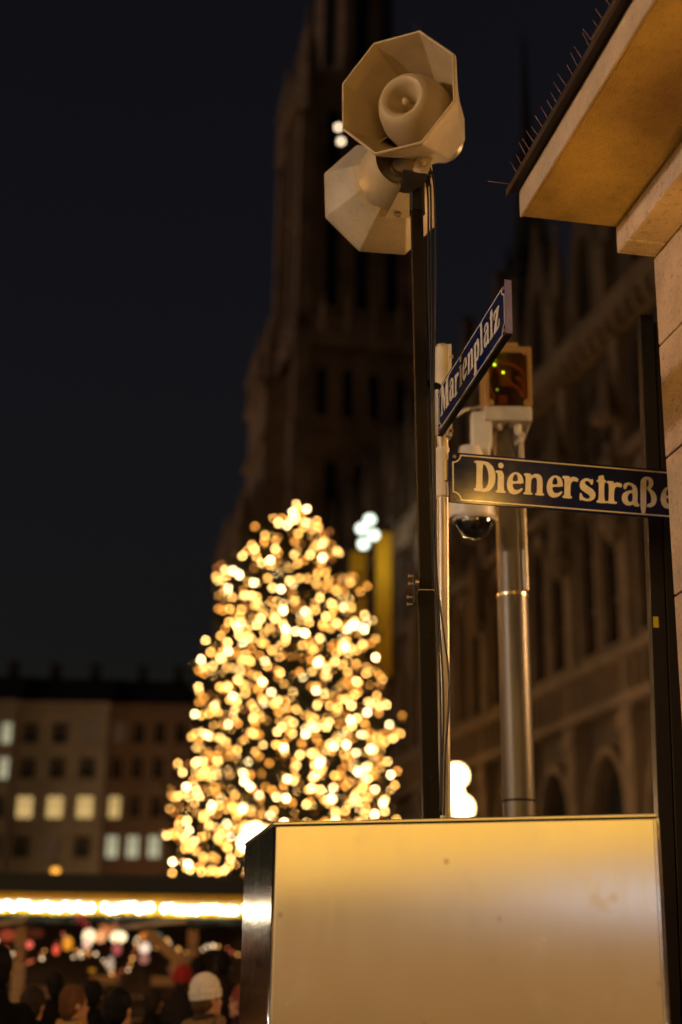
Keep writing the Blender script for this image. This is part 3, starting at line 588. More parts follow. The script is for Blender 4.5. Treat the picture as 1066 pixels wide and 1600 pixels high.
# cables
def cablepath(pts, Yc): return [at(x, y, Yc) for x, y in pts]
def smoothpath(P, n=6):
    out_ = []
    for i in range(len(P) - 1):
        p0, p1, p2, p3 = P[max(i - 1, 0)], P[i], P[i + 1], P[min(i + 2, len(P) - 1)]
        for k in range(n):
            t = k / n; out_.append(0.5 * ((2 * p1) + (-p0 + p2) * t + (2 * p0 - 5 * p1 + 4 * p2 - p3) * t * t + (-p0 + 3 * p1 - 3 * p2 + p3) * t * t * t))
    return out_ + [P[-1]]
for pts in ([(668, 272), (673, 300), (674, 430), (676, 600), (680, 760), (683, 900), (694, 990), (701, 1050), (701, 1110), (696, 1180), (694, 1274)],
            [(665, 275), (669, 310), (670, 450), (674, 602), (677, 760), (681, 880), (687, 980), (692, 1060), (693, 1130), (691, 1200), (690, 1274)],
            [(672, 262), (679, 300), (680, 450), (678, 600), (680, 740), (679, 880), (684, 980), (688, 1080), (689, 1180), (688, 1274)]):
    b = MB(); b.tube(smoothpath(cablepath(pts, 5.42)), 0.0042, 6); b.build('cable', M_cable, MS, True, fix=False)
b = MB(); b.tube([at(670, 598, 5.46), at(678, 604, 5.43), at(686, 604, 5.46)], [0.012, 0.020, 0.012], 8); b.build('cable_tie', M_blackmetal, MS, True)

# ------------------------------------------------------------------ horn loudspeakers
def horn(label, c, n, roll, r, short=False):
    n = Vector(n).normalized(); c = Vector(c)
    a = n.cross(Z).normalized(); bb = a.cross(n)
    root = thing('horn_loudspeaker', label, 'loudspeaker', c - n * 0.30 - Z * r, group='horn loudspeakers on the mast')
    L = -n
    def ring(z, rr, b_=None): return [c + L * z + (a * math.cos(roll + k * math.pi / 4) + bb * math.sin(roll + k * math.pi / 4)) * rr for k in range(8)]
    pr = [(0.0, r), (-0.004, r * 0.992), (-0.004, r * 0.972), (0.006, r * 0.965)]
    outer = [(0.0, 1.0), (0.012, 1.002), (0.03, 0.985), (0.10, 0.885), (0.20, 0.745), (0.30, 0.625), (0.40, 0.535), (0.44, 0.50), (0.455, 0.42), (0.455, 0.34)]
    inner = [(0.0, 1.0), (-0.005, 0.99), (-0.005, 0.962), (0.010, 0.945), (0.10, 0.845), (0.20, 0.70), (0.30, 0.575), (0.39, 0.48), (0.40, 0.30)]
    if short: outer = [(0.0, 1.0), (0.012, 1.002), (0.03, 0.985), (0.09, 0.84), (0.16, 0.68), (0.23, 0.50), (0.29, 0.35), (0.325, 0.26), (0.33, 0.22), (0.33, 0.0)]; inner = [(z * 0.8, k * (1 - 0.25 * z)) for z, k in inner]
    for nm, pf, m in (('bell', outer, M_horn), ('bell_inside', inner, M_horn_in)):
        b = MB(); vs_ = []; 
        for z, k in pf: vs_ += ring(z, r * k)
        N_ = len(pf); fs_ = [(i * 8 + k, i * 8 + (k + 1) % 8, (i + 1) * 8 + (k + 1) % 8, (i + 1) * 8 + k) for i in range(N_ - 1) for k in range(8)]
        b.add(vs_, fs_, 0, False); o = b.build(nm, m, root, True, fix=True)
        o.modifiers.new('bevel', 'BEVEL').width = 0.006
        o.modifiers['bevel'].segments = 3; o.modifiers['bevel'].limit_method = 'ANGLE'; o.modifiers['bevel'].angle_limit = R(22)
        for p in o.data.polygons: p.use_smooth = True
        es = o.modifiers.new('edges', 'EDGE_SPLIT') if False else None
    # re-entrant barrel
    b = MB(); pf = [(0.40, 0.44), (0.34, 0.53), (0.26, 0.565), (0.18, 0.55), (0.11, 0.49), (0.07, 0.43), (0.048, 0.375), (0.042, 0.33), (0.046, 0.285), (0.062, 0.24), (0.09, 0.19), (0.13, 0.14), (0.17, 0.10), (0.18, 0.0)]
    b.lathe(c, L, [(z, k * r) for z, k in pf], 32, ref=a, roll=roll); o = b.build('reentrant_barrel', M_horn_in, root, True)
    b = MB(); b.ball(c + L * 0.085, 0.017, seg=12, rings=8); b.tube([c + L * 0.09, c + L * 0.175], 0.009); b.build('phase_plug', M_horn_in, root, True)
    # driver at the rear
    q_ = (0.325, 0.45) if short else (0.45, 1.0)
    b = MB(); b.lathe(c, L, [(q_[0] + z * q_[1], rr * q_[1]) for z, rr in ((0, 0.0), (0, 0.098), (0.03, 0.098), (0.035, 0.09), (0.09, 0.086), (0.10, 0.07), (0.102, 0.0))], 28); b.build('driver', M_bracket, root, True)
    return root, n
UC, UN, UR, URr = (0.2145, 5.25, 5.2542), (-0.454, -0.887, -0.087), 0.415, 0.2885
LC, LN, LR, LRr = tuple(CAM + (Vector((0.1497, 5.5322, 4.8925)) - CAM) * 1.062), (-0.2293, 0.9712, 0.064), 0.4527, 0.2862
h1, n1 = horn('cream octagonal horn loudspeaker facing forward, its mouth and barrel showing', UC, UN, UR, URr)
h2, n2 = horn('cream octagonal horn loudspeaker facing away, lower on the mast', LC, LN, LR, LRr, True)
# brackets: a cream mounting foot under each horn, bolted to the mast top
b = MB(); b.obox(mT + Z * 0.012, mx, my, Z, 0.062, 0.048, 0.014); b.obox(mT + Vector((-0.03, -0.03, -0.02)), mx, my, Z, 0.03, 0.03, 0.03); b.build('top_bracket', M_blackmetal, MS, True, bevel=0.003)
b = MB(); foot = [at(641, 276, 5.40), at(668, 273, 5.40), at(677, 246, 5.40), at(652, 243, 5.40)]; b.prism(foot, (0, 0.006, 0)); b.prism([foot[0], foot[1], foot[1] + Vector((0.03, 0.1, 0)), foot[0] + Vector((0.03, 0.1, 0))], (0, 0, 0.005))
bk = b.build('mounting_foot', M_horn, h1, True, bevel=0.002)
b = MB(); q = at(662, 254, 5.392); b.lathe(q, -Yv, [(-0.01, 0.016), (0.002, 0.016), (0.002, 0.009), (0.012, 0.009), (0.012, 0)], 8, smooth=False); b.build('bolt', M_bolt, bk, True)
b = MB(); q = at(660, 264, 5.392); b.obox(q, X, Yv, Z, 0.010, 0.004, 0.008); b.build('nut', M_bolt, bk, True, bevel=0.002)
b = MB(); b.prism([at(636, 269, 5.385), at(668, 271, 5.385), at(665, 284, 5.385), at(640, 301, 5.385), at(623, 301, 5.385)], (0, 0.006, 0)); b.build('gusset_plate', M_blackmetal, MS, True)
b = MB(); foot = [at(602, 340, 5.36), at(640, 340, 5.40), at(640, 300, 5.40), at(623, 300, 5.38)]; b.prism(foot, (0, 0.005, 0)); bk2 = b.build('mounting_foot', M_horn, h2, True, bevel=0.002)
b = MB(); q = at(622, 334, 5.372); b.lathe(q, -Yv, [(-0.01, 0.015), (0.002, 0.015), (0.002, 0.008), (0.012, 0.008), (0.012, 0)], 8, smooth=False); b.build('bolt', M_bolt, bk2, True)
# ------------------------------------------------------------------ street signs
# letter outlines, traced on the plate
G1 = {'D': [[(303, 175), (395, 182), (440, 196), (478, 235), (496, 290), (499, 335), (491, 390), (470, 432), (438, 460), (400, 468), (300, 455), (300, 433), (320, 431), (326, 200), (303, 196)], [(380, 206), (404, 216), (424, 250), (436, 310), (436, 360), (425, 408), (404, 434), (376, 438)]],
      'i': [[(500, 266), (577, 272), (575, 455), (594, 461), (592, 480), (498, 472), (500, 453), (518, 452), (522, 292), (500, 287)]],
      'e': [[(757, 389), (757, 368), (748, 325), (725, 295), (688, 282), (650, 292), (618, 330), (603, 385), (610, 440), (630, 475), (665, 491), (705, 485), (740, 460), (753, 436), (740, 430), (715, 446), (690, 450), (668, 440), (658, 415), (656, 389)], [(656, 368), (660, 330), (672, 308), (686, 300), (698, 308), (706, 335), (706, 368)]],
      'n': [[(763, 293), (826, 297), (828, 318), (850, 303), (880, 298), (912, 309), (932, 340), (935, 400), (932, 478), (948, 483), (947, 502), (866, 496), (868, 478), (882, 476), (884, 370), (880, 340), (864, 331), (845, 336), (828, 356), (824, 472), (842, 476), (841, 494), (758, 488), (759, 470), (775, 468), (780, 318), (763, 313)]]}
G2 = {'r': [[(100, 232), (160, 235), (164, 255), (180, 241), (205, 242), (235, 258), (226, 286), (207, 277), (188, 277), (168, 297), (165, 398), (180, 404), (178, 423), (100, 416), (101, 398), (116, 396), (118, 258), (100, 252)]],
      's': [[(338, 262), (357, 262), (352, 306), (338, 306), (325, 281), (300, 272), (285, 285), (291, 303), (320, 325), (360, 350), (378, 385), (370, 420), (340, 441), (300, 445), (268, 433), (258, 437), (242, 432), (244, 375), (258, 377), (272, 410), (300, 425), (325, 420), (330, 405), (318, 388), (280, 365), (250, 340), (243, 308), (252, 275), (280, 255), (312, 252), (330, 263)]],
      't': [[(398, 236), (445, 225), (448, 268), (464, 270), (463, 288), (448, 288), (448, 440), (472, 445), (470, 463), (383, 455), (384, 437), (402, 436), (404, 284), (386, 283), (386, 267), (401, 264)]],
      'R': [[(470, 275), (527, 280), (529, 300), (546, 288), (573, 290), (600, 305), (590, 332), (571, 324), (550, 323), (532, 341), (528, 445), (554, 450), (553, 468), (468, 460), (470, 443), (486, 442), (488, 297), (470, 292)]],
      'a': [[(608, 342), (610, 300), (640, 287), (680, 294), (712, 315), (726, 350), (725, 452), (733, 464), (743, 470), (736, 490), (702, 486), (688, 470), (660, 482), (625, 475), (600, 447), (593, 412), (605, 377), (640, 357), (685, 352), (685, 336), (674, 315), (655, 308), (638, 318), (630, 344)], [(685, 374), (661, 378), (645, 395), (641, 420), (650, 445), (668, 452), (685, 438)]],
      'ß': [[(752, 546), (749, 285), (761, 256), (790, 239), (826, 242), (851, 262), (858, 297), (850, 325), (831, 340), (860, 360), (882, 395), (886, 437), (871, 475), (840, 495), (812, 493), (800, 481), (814, 465), (833, 461), (842, 437), (838, 400), (826, 370), (808, 346), (804, 330), (816, 317), (821, 290), (815, 268), (804, 262), (798, 274), (798, 541)]]}
dS = azv(79.0); nS = Vector((dS.y, -dS.x, 0))                   # along the plate, out of its face (towards the viewer)
sgn0 = at(703, 745, 5.95)
def toplate(px, py):
    P = atpl(px, py, sgn0, nS); d = P - sgn0; return (d.dot(dS), d.z)
def chaikin(L, q=0.22):
    o_ = []
    for i in range(len(L)):
        a, c = L[i], L[(i + 1) % len(L)]
        o_ += [(a[0] * (1 - q) + c[0] * q, a[1] * (1 - q) + c[1] * q), (a[0] * q + c[0] * (1 - q), a[1] * q + c[1] * (1 - q))]
    return o_
gl = {}
for k, loops in G1.items(): gl[k] = [[toplate(690 + x / 5.922, 690 + y / 5.922) for x, y in L] for L in loops]
for k, loops in G2.items(): gl[k] = [[toplate(860 + x / 5.33, 700 + y / 5.33) for x, y in L] for L in loops]
def shift(loops, dx, dy=0, s=1.0, sx=1.0):
    return [[(x * s * sx + dx, y * s + dy) for x, y in L] for L in loops]
idot_c = toplate(690 + 549 / 5.922, 690 + 222 / 5.922)
def plateM(P0, d, n, off): return Matrix(((d.x, 0, n.x, P0.x + n.x * off), (d.y, 0, n.y, P0.y + n.y * off), (0, 1, 0, P0.z), (0, 0, 0, 1)))
vT = toplate(704, 706)[1]; vB = toplate(702, 784)[1]; vc = (vT + vB) / 2; hh = (vT - vB) / 2
def text_part(root, loops, M, nm='letter', m=None, smooth=True):
    b = MB(); b.plate([chaikin(L) if smooth else L for L in loops], M, 0.0012); return b.build(nm, m or M_letter, root, True)
def border(root, u0, u1, v0, v1, r, wd, M, m):
    """frame line with corners scooped inwards around the rivets"""
    def outline(i):
        P = []
        for (cx, cy, a0) in ((u0, v0, 90), (u1, v0, 180), (u1, v1, 270), (u0, v1, 360)):
            arc = []
            for k in range(9):
                an = R(a0 - 90 * k / 8); arc.append((cx + (r + i) * math.cos(an), cy + (r + i) * math.sin(an)))
            P += arc
        lo_u, hi_u, lo_v, hi_v = u0 + i, u1 - i, v0 + i, v1 - i
        return [(min(max(x, lo_u), hi_u), min(max(y, lo_v), hi_v)) for x, y in P]
    b = MB(); b.plate([outline(0.0), outline(wd)], M, 0.0012); return b.build('frame_line', m, root, True)
def sign(label, P0, d, n, U0, U1, V0, V1, thick, nm='street_sign'):
    root = thing(nm, label, 'street sign', P0 + d * ((U0 + U1) / 2) + Z * V0, group='blue enamel street signs')
    M0 = plateM(P0, d, n, -thick)
    b = MB(); b.plate([rect(U0, U1, V0, V1)], M0, thick); b.build('plate', M_enamel, root, True, bevel=0.0025)
    return root
SG = sign('dark blue Dienerstraße street sign, its end behind the stone corner', sgn0, dS, nS, -0.004, 1.16, vB, vT, 0.012)
MS1 = plateM(sgn0, dS, nS, 0.0004)
border(SG, 0.012, 1.145, vB + 0.010, vT - 0.010, 0.036, 0.0055, MS1, M_letter)
for (u, v) in ((0.022, vT - 0.021), (0.022, vB + 0.021), (1.135, vT - 0.021), (1.135, vB + 0.021)):
    b = MB(); c_ = MS1 @ Vector((u, v, 0)); b.lathe(c_, nS, [(0, 0.0085), (0.003, 0.0075), (0.0055, 0.003), (0.006, 0.0)], 14); b.build('rivet', M_rivet, SG, True)
for k in ('D', 'i', 'e', 'n', 'r', 's', 't', 'R', 'a', 'ß'): text_part(SG, gl[k], MS1)
b = MB(); b.plate([[(idot_c[0] + 0.0125 * math.cos(t * math.pi / 10), idot_c[1] + 0.0135 * math.sin(t * math.pi / 10)) for t in range(20)]], MS1, 0.0012); b.build('letter', M_letter, SG, True)
def ub(loops): xs = [x for L in loops for x, y in L]; return min(xs), max(xs)
def vb(loops): ys = [y for L in loops for x, y in L]; return min(ys), max(ys)
e0 = ub(gl['e'])[0]; ev = vb(gl['e'])
e2u, _v = toplate(690 + 958 / 5.922, 690); e2 = shift(gl['e'], e2u - e0); text_part(SG, e2, MS1)
e3u, _v = toplate(860 + 905 / 5.33, 700); e3 = shift(gl['e'], e3u - e0 - 0.007, toplate(860 + 930 / 5.33, 700 + 504 / 5.33)[1] - ev[0]); text_part(SG, e3, MS1)
# second sign: Marienplatz
dM = azv(180 - 9.6); nM = Vector((-dM.y, dM.x, 0));
if nM.x > 0: nM = -nM                                            # its face looks to the left, over the square
P_m = at(686, 628, 5.93)
def toM(px, py):
    P = atpl(px, py, P_m, nM); d = P - P_m; return (d.dot(dM), d.z)
uE = toM(790, 480)[0]; mvT = (toM(690, 591)[1] + toM(788, 452)[1]) / 2; mvB = (toM(690, 664)[1] + toM(788, 534)[1]) / 2
SM = sign('dark blue Marienplatz street sign pointing towards the viewer, seen at a slant', P_m, dM, nM, -0.02, uE, mvB, mvT, 0.020)
b = MB(); M0 = plateM(P_m + dM * (uE + 0.0005), Vector((nM.x, nM.y, 0)), dM, 0.0); b.plate([rect(-0.024, 0.003, mvB - 0.002, mvT + 0.004)], M0, 0.006); b.build('end_strip', M_enamel_edge, SM, True, bevel=0.0015)
b = MB(); M0 = plateM(P_m, dM, nM, -0.022); b.plate([rect(-0.02, uE, mvB - 0.006, mvB - 0.0005)], M0, 0.025); b.build('underside_strip', M_mast, SM, True)  # dark strip along the plate's underside
MM1 = plateM(P_m, dM, nM, 0.0004)
border(SM, 0.0, uE - 0.012, mvB + 0.010, mvT - 0.010, 0.034, 0.0055, MM1, M_letter)
for (u, v) in ((uE - 0.022, mvT - 0.020), (uE - 0.022, mvB + 0.020), (0.012, mvT - 0.02), (0.012, mvB + 0.02)):
    b = MB(); c_ = MM1 @ Vector((u, v, 0)); b.lathe(c_, nM, [(0, 0.0085), (0.003, 0.0075), (0.0055, 0.003), (0.006, 0.0)], 14); b.build('rivet', M_rivet, SM, True)
# Marienplatz glyphs: same alphabet, x-height 1 unit = xh
xh = 0.094
def norm(k, extra=None):
    lp = gl[k]; u0, u1 = ub(lp); base = vb(gl['n' if k in 'ieRrn' else k])[0]
    if k in ('e', 'a', 's'): base = vb(lp)[0]
    if k == 'i': base = vb(lp)[0]
    return shift(lp, -u0, -base), u1 - u0
nh = vb(gl['n'])[1] - vb(gl['n'])[0]
T_M = [[(0, 0), (0.42, 0), (0.42, 0.10), (0.32, 0.12), (0.36, 1.10), (0.66, 0.02), (0.78, 0.02), (1.06, 1.12), (1.08, 0.12), (0.98, 0.10), (0.98, 0), (1.56, 0), (1.56, 0.10), (1.44, 0.12), (1.42, 1.36), (1.56, 1.38), (1.56, 1.48), (1.08, 1.48), (0.82, 0.52), (0.56, 1.48), (0.02, 1.48), (0.02, 1.38), (0.16, 1.36), (0.16, 0.12), (0, 0.10)]]
T_p = [[(0, 0.90), (0.36, 1.0), (0.36, 0.88), (0.52, 1.0), (0.70, 1.0), (0.86, 0.86), (0.92, 0.55), (0.86, 0.2), (0.68, 0.0), (0.50, 0.0), (0.37, 0.10), (0.37, -0.36), (0.48, -0.38), (0.48, -0.48), (0.0, -0.48), (0.0, -0.38), (0.10, -0.36), (0.10, 0.86), (0, 0.84)], [(0.37, 0.78), (0.50, 0.84), (0.60, 0.74), (0.63, 0.52), (0.59, 0.24), (0.50, 0.14), (0.37, 0.24)]]
T_l = [[(0, 1.42), (0.38, 1.52), (0.38, 0.12), (0.48, 0.10), (0.48, 0), (0, 0), (0, 0.10), (0.10, 0.12), (0.10, 1.36), (0, 1.35)]]
T_z = [[(0.02, 1.0), (0.80, 1.0), (0.80, 0.90), (0.36, 0.12), (0.58, 0.13), (0.70, 0.20), (0.74, 0.38), (0.84, 0.38), (0.80, 0.0), (0.0, 0.0), (0.0, 0.10), (0.44, 0.88), (0.26, 0.88), (0.14, 0.80), (0.11, 0.64), (0.02, 0.64)]]
seq = []
for ch in 'Marienplatz':
    if ch == 'M': seq.append((T_M, 1.56, ch))
    elif ch == 'p': seq.append((T_p, 0.92, ch))
    elif ch == 'l': seq.append((T_l, 0.48, ch))
    elif ch == 'z': seq.append((T_z, 0.84, ch))
    else:
        key = {'r': 'R'}.get(ch, ch); lp, wd = norm(key); seq.append((shift(lp, 0, 0, 1 / nh), wd / nh, ch))
gapu = 0.10; tot = sum(w_ for _, w_, _ in seq) + gapu * (len(seq) - 1)
uS, uF = 0.035, uE - 0.080; sx_ = (uF - uS) / tot; base_v = mvB + (mvT - mvB) * 0.30; u = uS
for lp, w_, ch in seq:
    text_part(SM, [[(u + x * sx_, base_v + y * xh) for x, y in L] for L in lp], MM1)
    if ch == 'i':
        b = MB(); b.plate([[(u + (w_ * 0.5 + 0.16 * math.cos(t * math.pi / 8)) * sx_, base_v + (1.34 + 0.16 * math.sin(t * math.pi / 8)) * xh) for t in range(16)]], MM1, 0.0012); b.build('letter', M_letter, SM, True)
    u += (w_ + gapu) * sx_
# sign post
sP = at(692, 760, 6.0); sB = Vector((at(692, 1150, 6.0).x, 6.0, 0)); sB.x = sP.x + (sB.x - sP.x) * 1.0; sa = (sP - sB).normalized(); sTop = sB + sa * ((at(695, 540, 6.0).z - 0) / sa.z)
SPO = thing('sign_post', 'grey galvanised tube post carrying the two blue street signs', 'post', sB)
b = MB(); b.tube([sB, sTop], 0.026, 20); b.build('tube', M_galv, SPO, True)
for (ya, yb, rr, m) in ((545, 668, 0.034, M_palegrey), (700, 778, 0.031, M_palegrey)):
    pa, pb = at(694, ya, 6.0), at(694, yb, 6.0); b = MB(); b.lathe(Vector((sP.x, 6.0, pb.z)), Z, [(0, 0.0), (0, rr), (pa.z - pb.z, rr), (pa.z - pb.z, 0)], 20); b.build('sleeve', m, SPO, True, bevel=0.003)
pa, pb = at(700, 540, 5.99), at(700, 684, 5.99)
b = MB(); b.obox(Vector((sP.x + 0.03, 6.0, (pa.z + pb.z) / 2)), dM, nM, Z, 0.030, 0.008, (pa.z - pb.z) / 2); b.obox(Vector((sP.x - 0.005, 5.985, (pa.z + pb.z) / 2)), X, Yv, Z, 0.034, 0.005, (pa.z - pb.z) / 2 - 0.01); b.build('sign_clamp', M_palegrey, SPO, True, bevel=0.002)
for py in (556, 672):
    q = at(706, py, 5.96); b = MB(); b.lathe(q, -Yv, [(-0.02, 0.008), (0.0, 0.008), (0.004, 0.0)], 6, smooth=False); b.build('bolt', M_rivet, SPO, True)
b = MB(); q0, q1 = at(700, 735, 5.98), at(708, 735, 5.97); b.obox((q0 + q1) / 2, dS, nS, Z, 0.03, 0.006, 0.05); b.build('sign_clamp', M_galv, SPO, True)

# ------------------------------------------------------------------ steel post with camera and junction box
YP = 7.8
p1, p2 = at(796, 720, YP), at(811, 1250, YP); cpx = p1.x; 
CPO = thing('camera_post', 'thick round steel post behind the Dienerstraße sign', 'post', (p2.x, YP, 0))
pt = at(792, 668, YP); pa_ = (Vector((pt.x, YP, pt.z)) - Vector((p2.x + 0.0, YP, p2.z))); foot_ = Vector((p2.x - pa_.x * p2.z / pa_.z, YP, 0))
CPO.location = foot_; ROOT[CPO] = Matrix.Translation(foot_)
ju = at(798, 932, YP); tj = foot_ + (pt - foot_) * (ju.z / pt.z)
b = MB(); b.tube([foot_, tj], 0.0885, 40); b.build('lower_tube', M_steelpost, CPO, True)
b = MB(); b.tube([tj, pt], 0.0830, 40); b.build('upper_tube', M_steelpost, CPO, True)
pdir = (pt - foot_).normalized()
b = MB(); b.lathe(tj, pdir, [(-0.006, 0.0890), (-0.006, 0.0905), (0.008, 0.0905), (0.008, 0.083)], 40); b.build('joint_ring', M_bolt, CPO, True)
lr = at(811, 1252, YP); tl = foot_ + (pt - foot_) * (lr.z / pt.z); b = MB(); b.lathe(tl, pdir, [(-0.006, 0.0886), (-0.006, 0.0895), (0.006, 0.0895), (0.006, 0.0886)], 40); b.build('band', M_gap, CPO, True)
b = MB(); b.tube([tj + pdir * 0.02 + Vector((0.070, -0.055, 0)), pt + Vector((0.070, -0.055, -0.05))], 0.018, 12); b.build('conduit', M_galv, CPO, True)
b = MB(); b.lathe(pt - Z * 0.02, Z, [(0, 0.095), (0.05, 0.095), (0.05, 0.06), (0.10, 0.05), (0.10, 0)], 24); b.build('head_collar', M_galv, CPO, True)
for (px, py, rr) in ((781, 660, 0.026), (797, 655, 0.020), (809, 668, 0.024)):
    q = at(px, py, 7.70); b = MB(); b.lathe(q - Z * 0.05, Z, [(0, 0.0), (0, rr * 0.7), (0.03, rr), (0.07, rr), (0.10, rr * 0.7), (0.10, 0)], 10); b.build('cable_gland', M_palegrey, CPO, True)
q = at(815, 681, 7.68); b = MB(); b.lathe(q, -Yv, [(0, 0.012), (0, 0.022), (0.015, 0.022), (0.015, 0.012)], 16); b.tube([q + Vector((0, 0, -0.02)), q + Vector((-0.03, 0.05, -0.03))], 0.012); b.build('eyelet', M_palegrey, CPO, True)
b = MB(); b.tube(smoothpath([at(793, 655, 7.68), at(796, 672, 7.68), at(802, 695, 7.69), at(808, 718, 7.70), at(812, 760, 7.72)]), 0.006, 6); b.build('cable', M_cable, CPO, True)
# junction box with amber cover
JB = thing('junction_box', 'junction box with clear amber cover and green lights on the steel post', 'junction box', at(794, 655, YP))
def bxp(b, xa, xb, ya, yb, Y0, Y1, mi=0):
    p, q = at(xa, yb, Y0), at(xb, ya, Y0); b.box(p.x, q.x, Y0, Y1, p.z, q.z, mi); return b
b = MB(); bxp(b, 757, 831, 634, 656, 7.62, 7.98); b.build('base_tray', M_palegrey, JB, True, bevel=0.01)
b = MB(); bxp(b, 762, 829, 546, 633, 7.93, 7.97); b.build('back_plate', mat('box_back', (0.11, 0.07, 0.025), 0.6), JB, True)
M_amberframe = mat('amber_plastic_frame', (0.42, 0.25, 0.08), 0.35)
b = MB(); bxp(b, 760, 830, 541, 550, 7.62, 7.925); b.build('cover_rim', M_amberframe, JB, True, bevel=0.008)
for xa, xb in ((758, 765), (823, 830)):
    b = MB(); bxp(b, xa, xb, 550.5, 633.5, 7.63, 7.925); b.build('cover_rim', M_amberframe, JB, True, bevel=0.006)
for (px, py) in ((767, 628), (824, 628), (823, 549), (766, 549)):
    q = at(px, py, 7.60); b = MB(); b.lathe(q, -Yv, [(-0.06, 0.020), (0.0, 0.020), (0.0, 0.012), (-0.004, 0.012), (-0.004, 0.0)], 14); b.build('corner_screw', M_amberframe, JB, True)
b = MB(); bxp(b, 784, 810, 534, 541, 7.70, 7.86); b.build('top_gland', M_amberframe, JB, True, bevel=0.01)
M_amber = bpy.data.materials.new('amber_clear_cover'); M_amber.use_nodes = True
_t = M_amber.node_tree; _t.nodes.clear(); _o = _t.nodes.new('ShaderNodeOutputMaterial'); _m = _t.nodes.new('ShaderNodeMixShader'); _a = _t.nodes.new('ShaderNodeBsdfTransparent'); _g = _t.nodes.new('ShaderNodeBsdfGlossy'); _f = _t.nodes.new('ShaderNodeFresnel')
_a.inputs[0].default_value = (0.92, 0.66, 0.30, 1); _g.inputs['Roughness'].default_value = 0.12; _t.links.new(_f.outputs[0], _m.inputs[0]); _t.links.new(_a.outputs[0], _m.inputs[1]); _t.links.new(_g.outputs[0], _m.inputs[2]); _t.links.new(_m.outputs[0], _o.inputs[0])
b = MB(); bxp(b, 765.5, 822.5, 550.5, 633.5, 7.625, 7.630); b.build('clear_cover', M_amber, JB, True)
b = MB(); bxp(b, 783, 799, 574, 603, 7.86, 7.93); dv = b.build('circuit_module', mat('module', (0.5, 0.30, 0.10), 0.5), JB, True, bevel=0.004)
b = MB(); bxp(b, 778, 796, 604, 618, 7.82, 7.93); b.build('terminal_block', M_blackmetal, JB, True, bevel=0.003)
b = MB(); bxp(b, 780, 793, 617, 630, 7.80, 7.93); b.build('relay', mat('relay', (0.45, 0.22, 0.05), 0.5), JB, True, bevel=0.003)
M_wire = mat('pale_wire', (0.75, 0.55, 0.32), 0.5)
for pts in ([(776, 570), (786, 588), (800, 600), (812, 610), (818, 622)], [(781, 565), (800, 570), (817, 582), (822, 600), (821, 622)], [(768, 575), (764, 595), (768, 612), (774, 622)], [(806, 590), (816, 596), (820, 612)]):
    b = MB(); b.tube(smoothpath([at(x, y, 7.68) for x, y in pts]), 0.0095, 6); b.build('wire', M_wire, JB, True)
M_led = emis('green_led', (0.35, 1.0, 0.05), 8); M_led2 = emis('green_led_dim', (0.35, 0.8, 0.15), 1.5)
for (px, py, m, rr) in ((773, 570, M_led, 0.0075), (786, 582, M_led, 0.0070), (777, 609, M_led2, 0.006)):
    b = MB(); b.ball(at(px, py, 7.76), rr, seg=8, rings=6); b.build('indicator_light', m, JB, True)
# dome camera
DC = thing('dome_camera', 'white dome surveillance camera with smoked dome hanging below the street sign', 'camera', at(738, 850, 7.62))
YD = 7.62
b = MB(); p, q = at(738, 704, YD), at(769, 640, YD); b.box(p.x, q.x, YD + 0.02, YD + 0.12, p.z + 0.03, q.z); b.build('wall_bracket', M_whiteplastic, DC, True, bevel=0.012)
b = MB(); p, q = at(742, 720, YD), at(766, 690, YD); b.box(p.x, q.x, YD + 0.0, YD + 0.14, p.z, q.z); b.build('arm_joint', M_whiteplastic, DC, True, bevel=0.012)
b = MB(); b.tube(smoothpath([at(712, 650, YD), at(728, 640, YD), at(742, 638, YD + 0.05), at(764, 632, YD + 0.1)]), 0.010, 8); b.build('sunshield_rod', M_palegrey, DC, True)
hc = at(736, 812, YD); ht = at(736, 700, YD); hz = ht.z - hc.z
b = MB(); b.lathe(Vector((hc.x, YD, hc.z)), Z, [(0, 0.0), (0, 0.128), (0.02, 0.134), (0.09, 0.134), (0.12, 0.128), (hz * 0.75, 0.10), (hz * 0.9, 0.07), (hz, 0.06), (hz, 0)], 36); b.build('housing', M_whiteplastic, DC, True)
b = MB(); b.lathe(Vector((hc.x + 0.02, YD - 0.01, hc.z)), Z, [(-0.012, 0.105), (-0.018, 0.118), (0.0, 0.126)], 36); b.build('trim_ring', M_palegrey, DC, True)
dcn = at(741, 820, YD); b = MB(); b.ball(Vector((hc.x + 0.02, YD - 0.01, hc.z - 0.012)), 0.104, seg=32, rings=20); b.build('smoked_dome', M_dome, DC, True)

# ------------------------------------------------------------------ christmas tree
YT = 60.0
TX = at(452, 1150, YT).x; TZ = at(455, 792, YT).z; Z0 = at(400, 1400, YT).z
TR = thing('christmas_tree', 'tall fir tree covered in warm lights in front of the tower', 'tree', (TX, YT, 0))
M_bark = mat('bark', (0.07, 0.045, 0.03), 0.9, noise=0.4, scale=3); M_fir = mat('fir_needles', (0.018, 0.022, 0.008), 0.7, noise=0.4, scale=0.7)
b = MB(); b.tube([(0, 0, 0), (0.05, 0, Z0), (0, 0, TZ * 0.7), (0, 0, TZ)], [0.55, 0.42, 0.2, 0.03], 12); b.build('trunk', M_bark, TR)
prof_t = [(0.0, 0.25), (0.02, 0.5), (0.07, 1.75), (0.19, 2.9), (0.32, 3.45), (0.46, 4.05), (0.58, 4.45), (0.70, 4.55), (0.80, 4.75), (0.90, 5.3), (1.0, 4.8)]
def rad(t):
    for (a, ra), (c, rc) in zip(prof_t, prof_t[1:]):
        if t <= c: return ra + (rc - ra) * (t - a) / (c - a)
    return prof_t[-1][1]
rs = random.Random(5)
br = MB(); fo = MB(); bulbs = []
NBR = 330
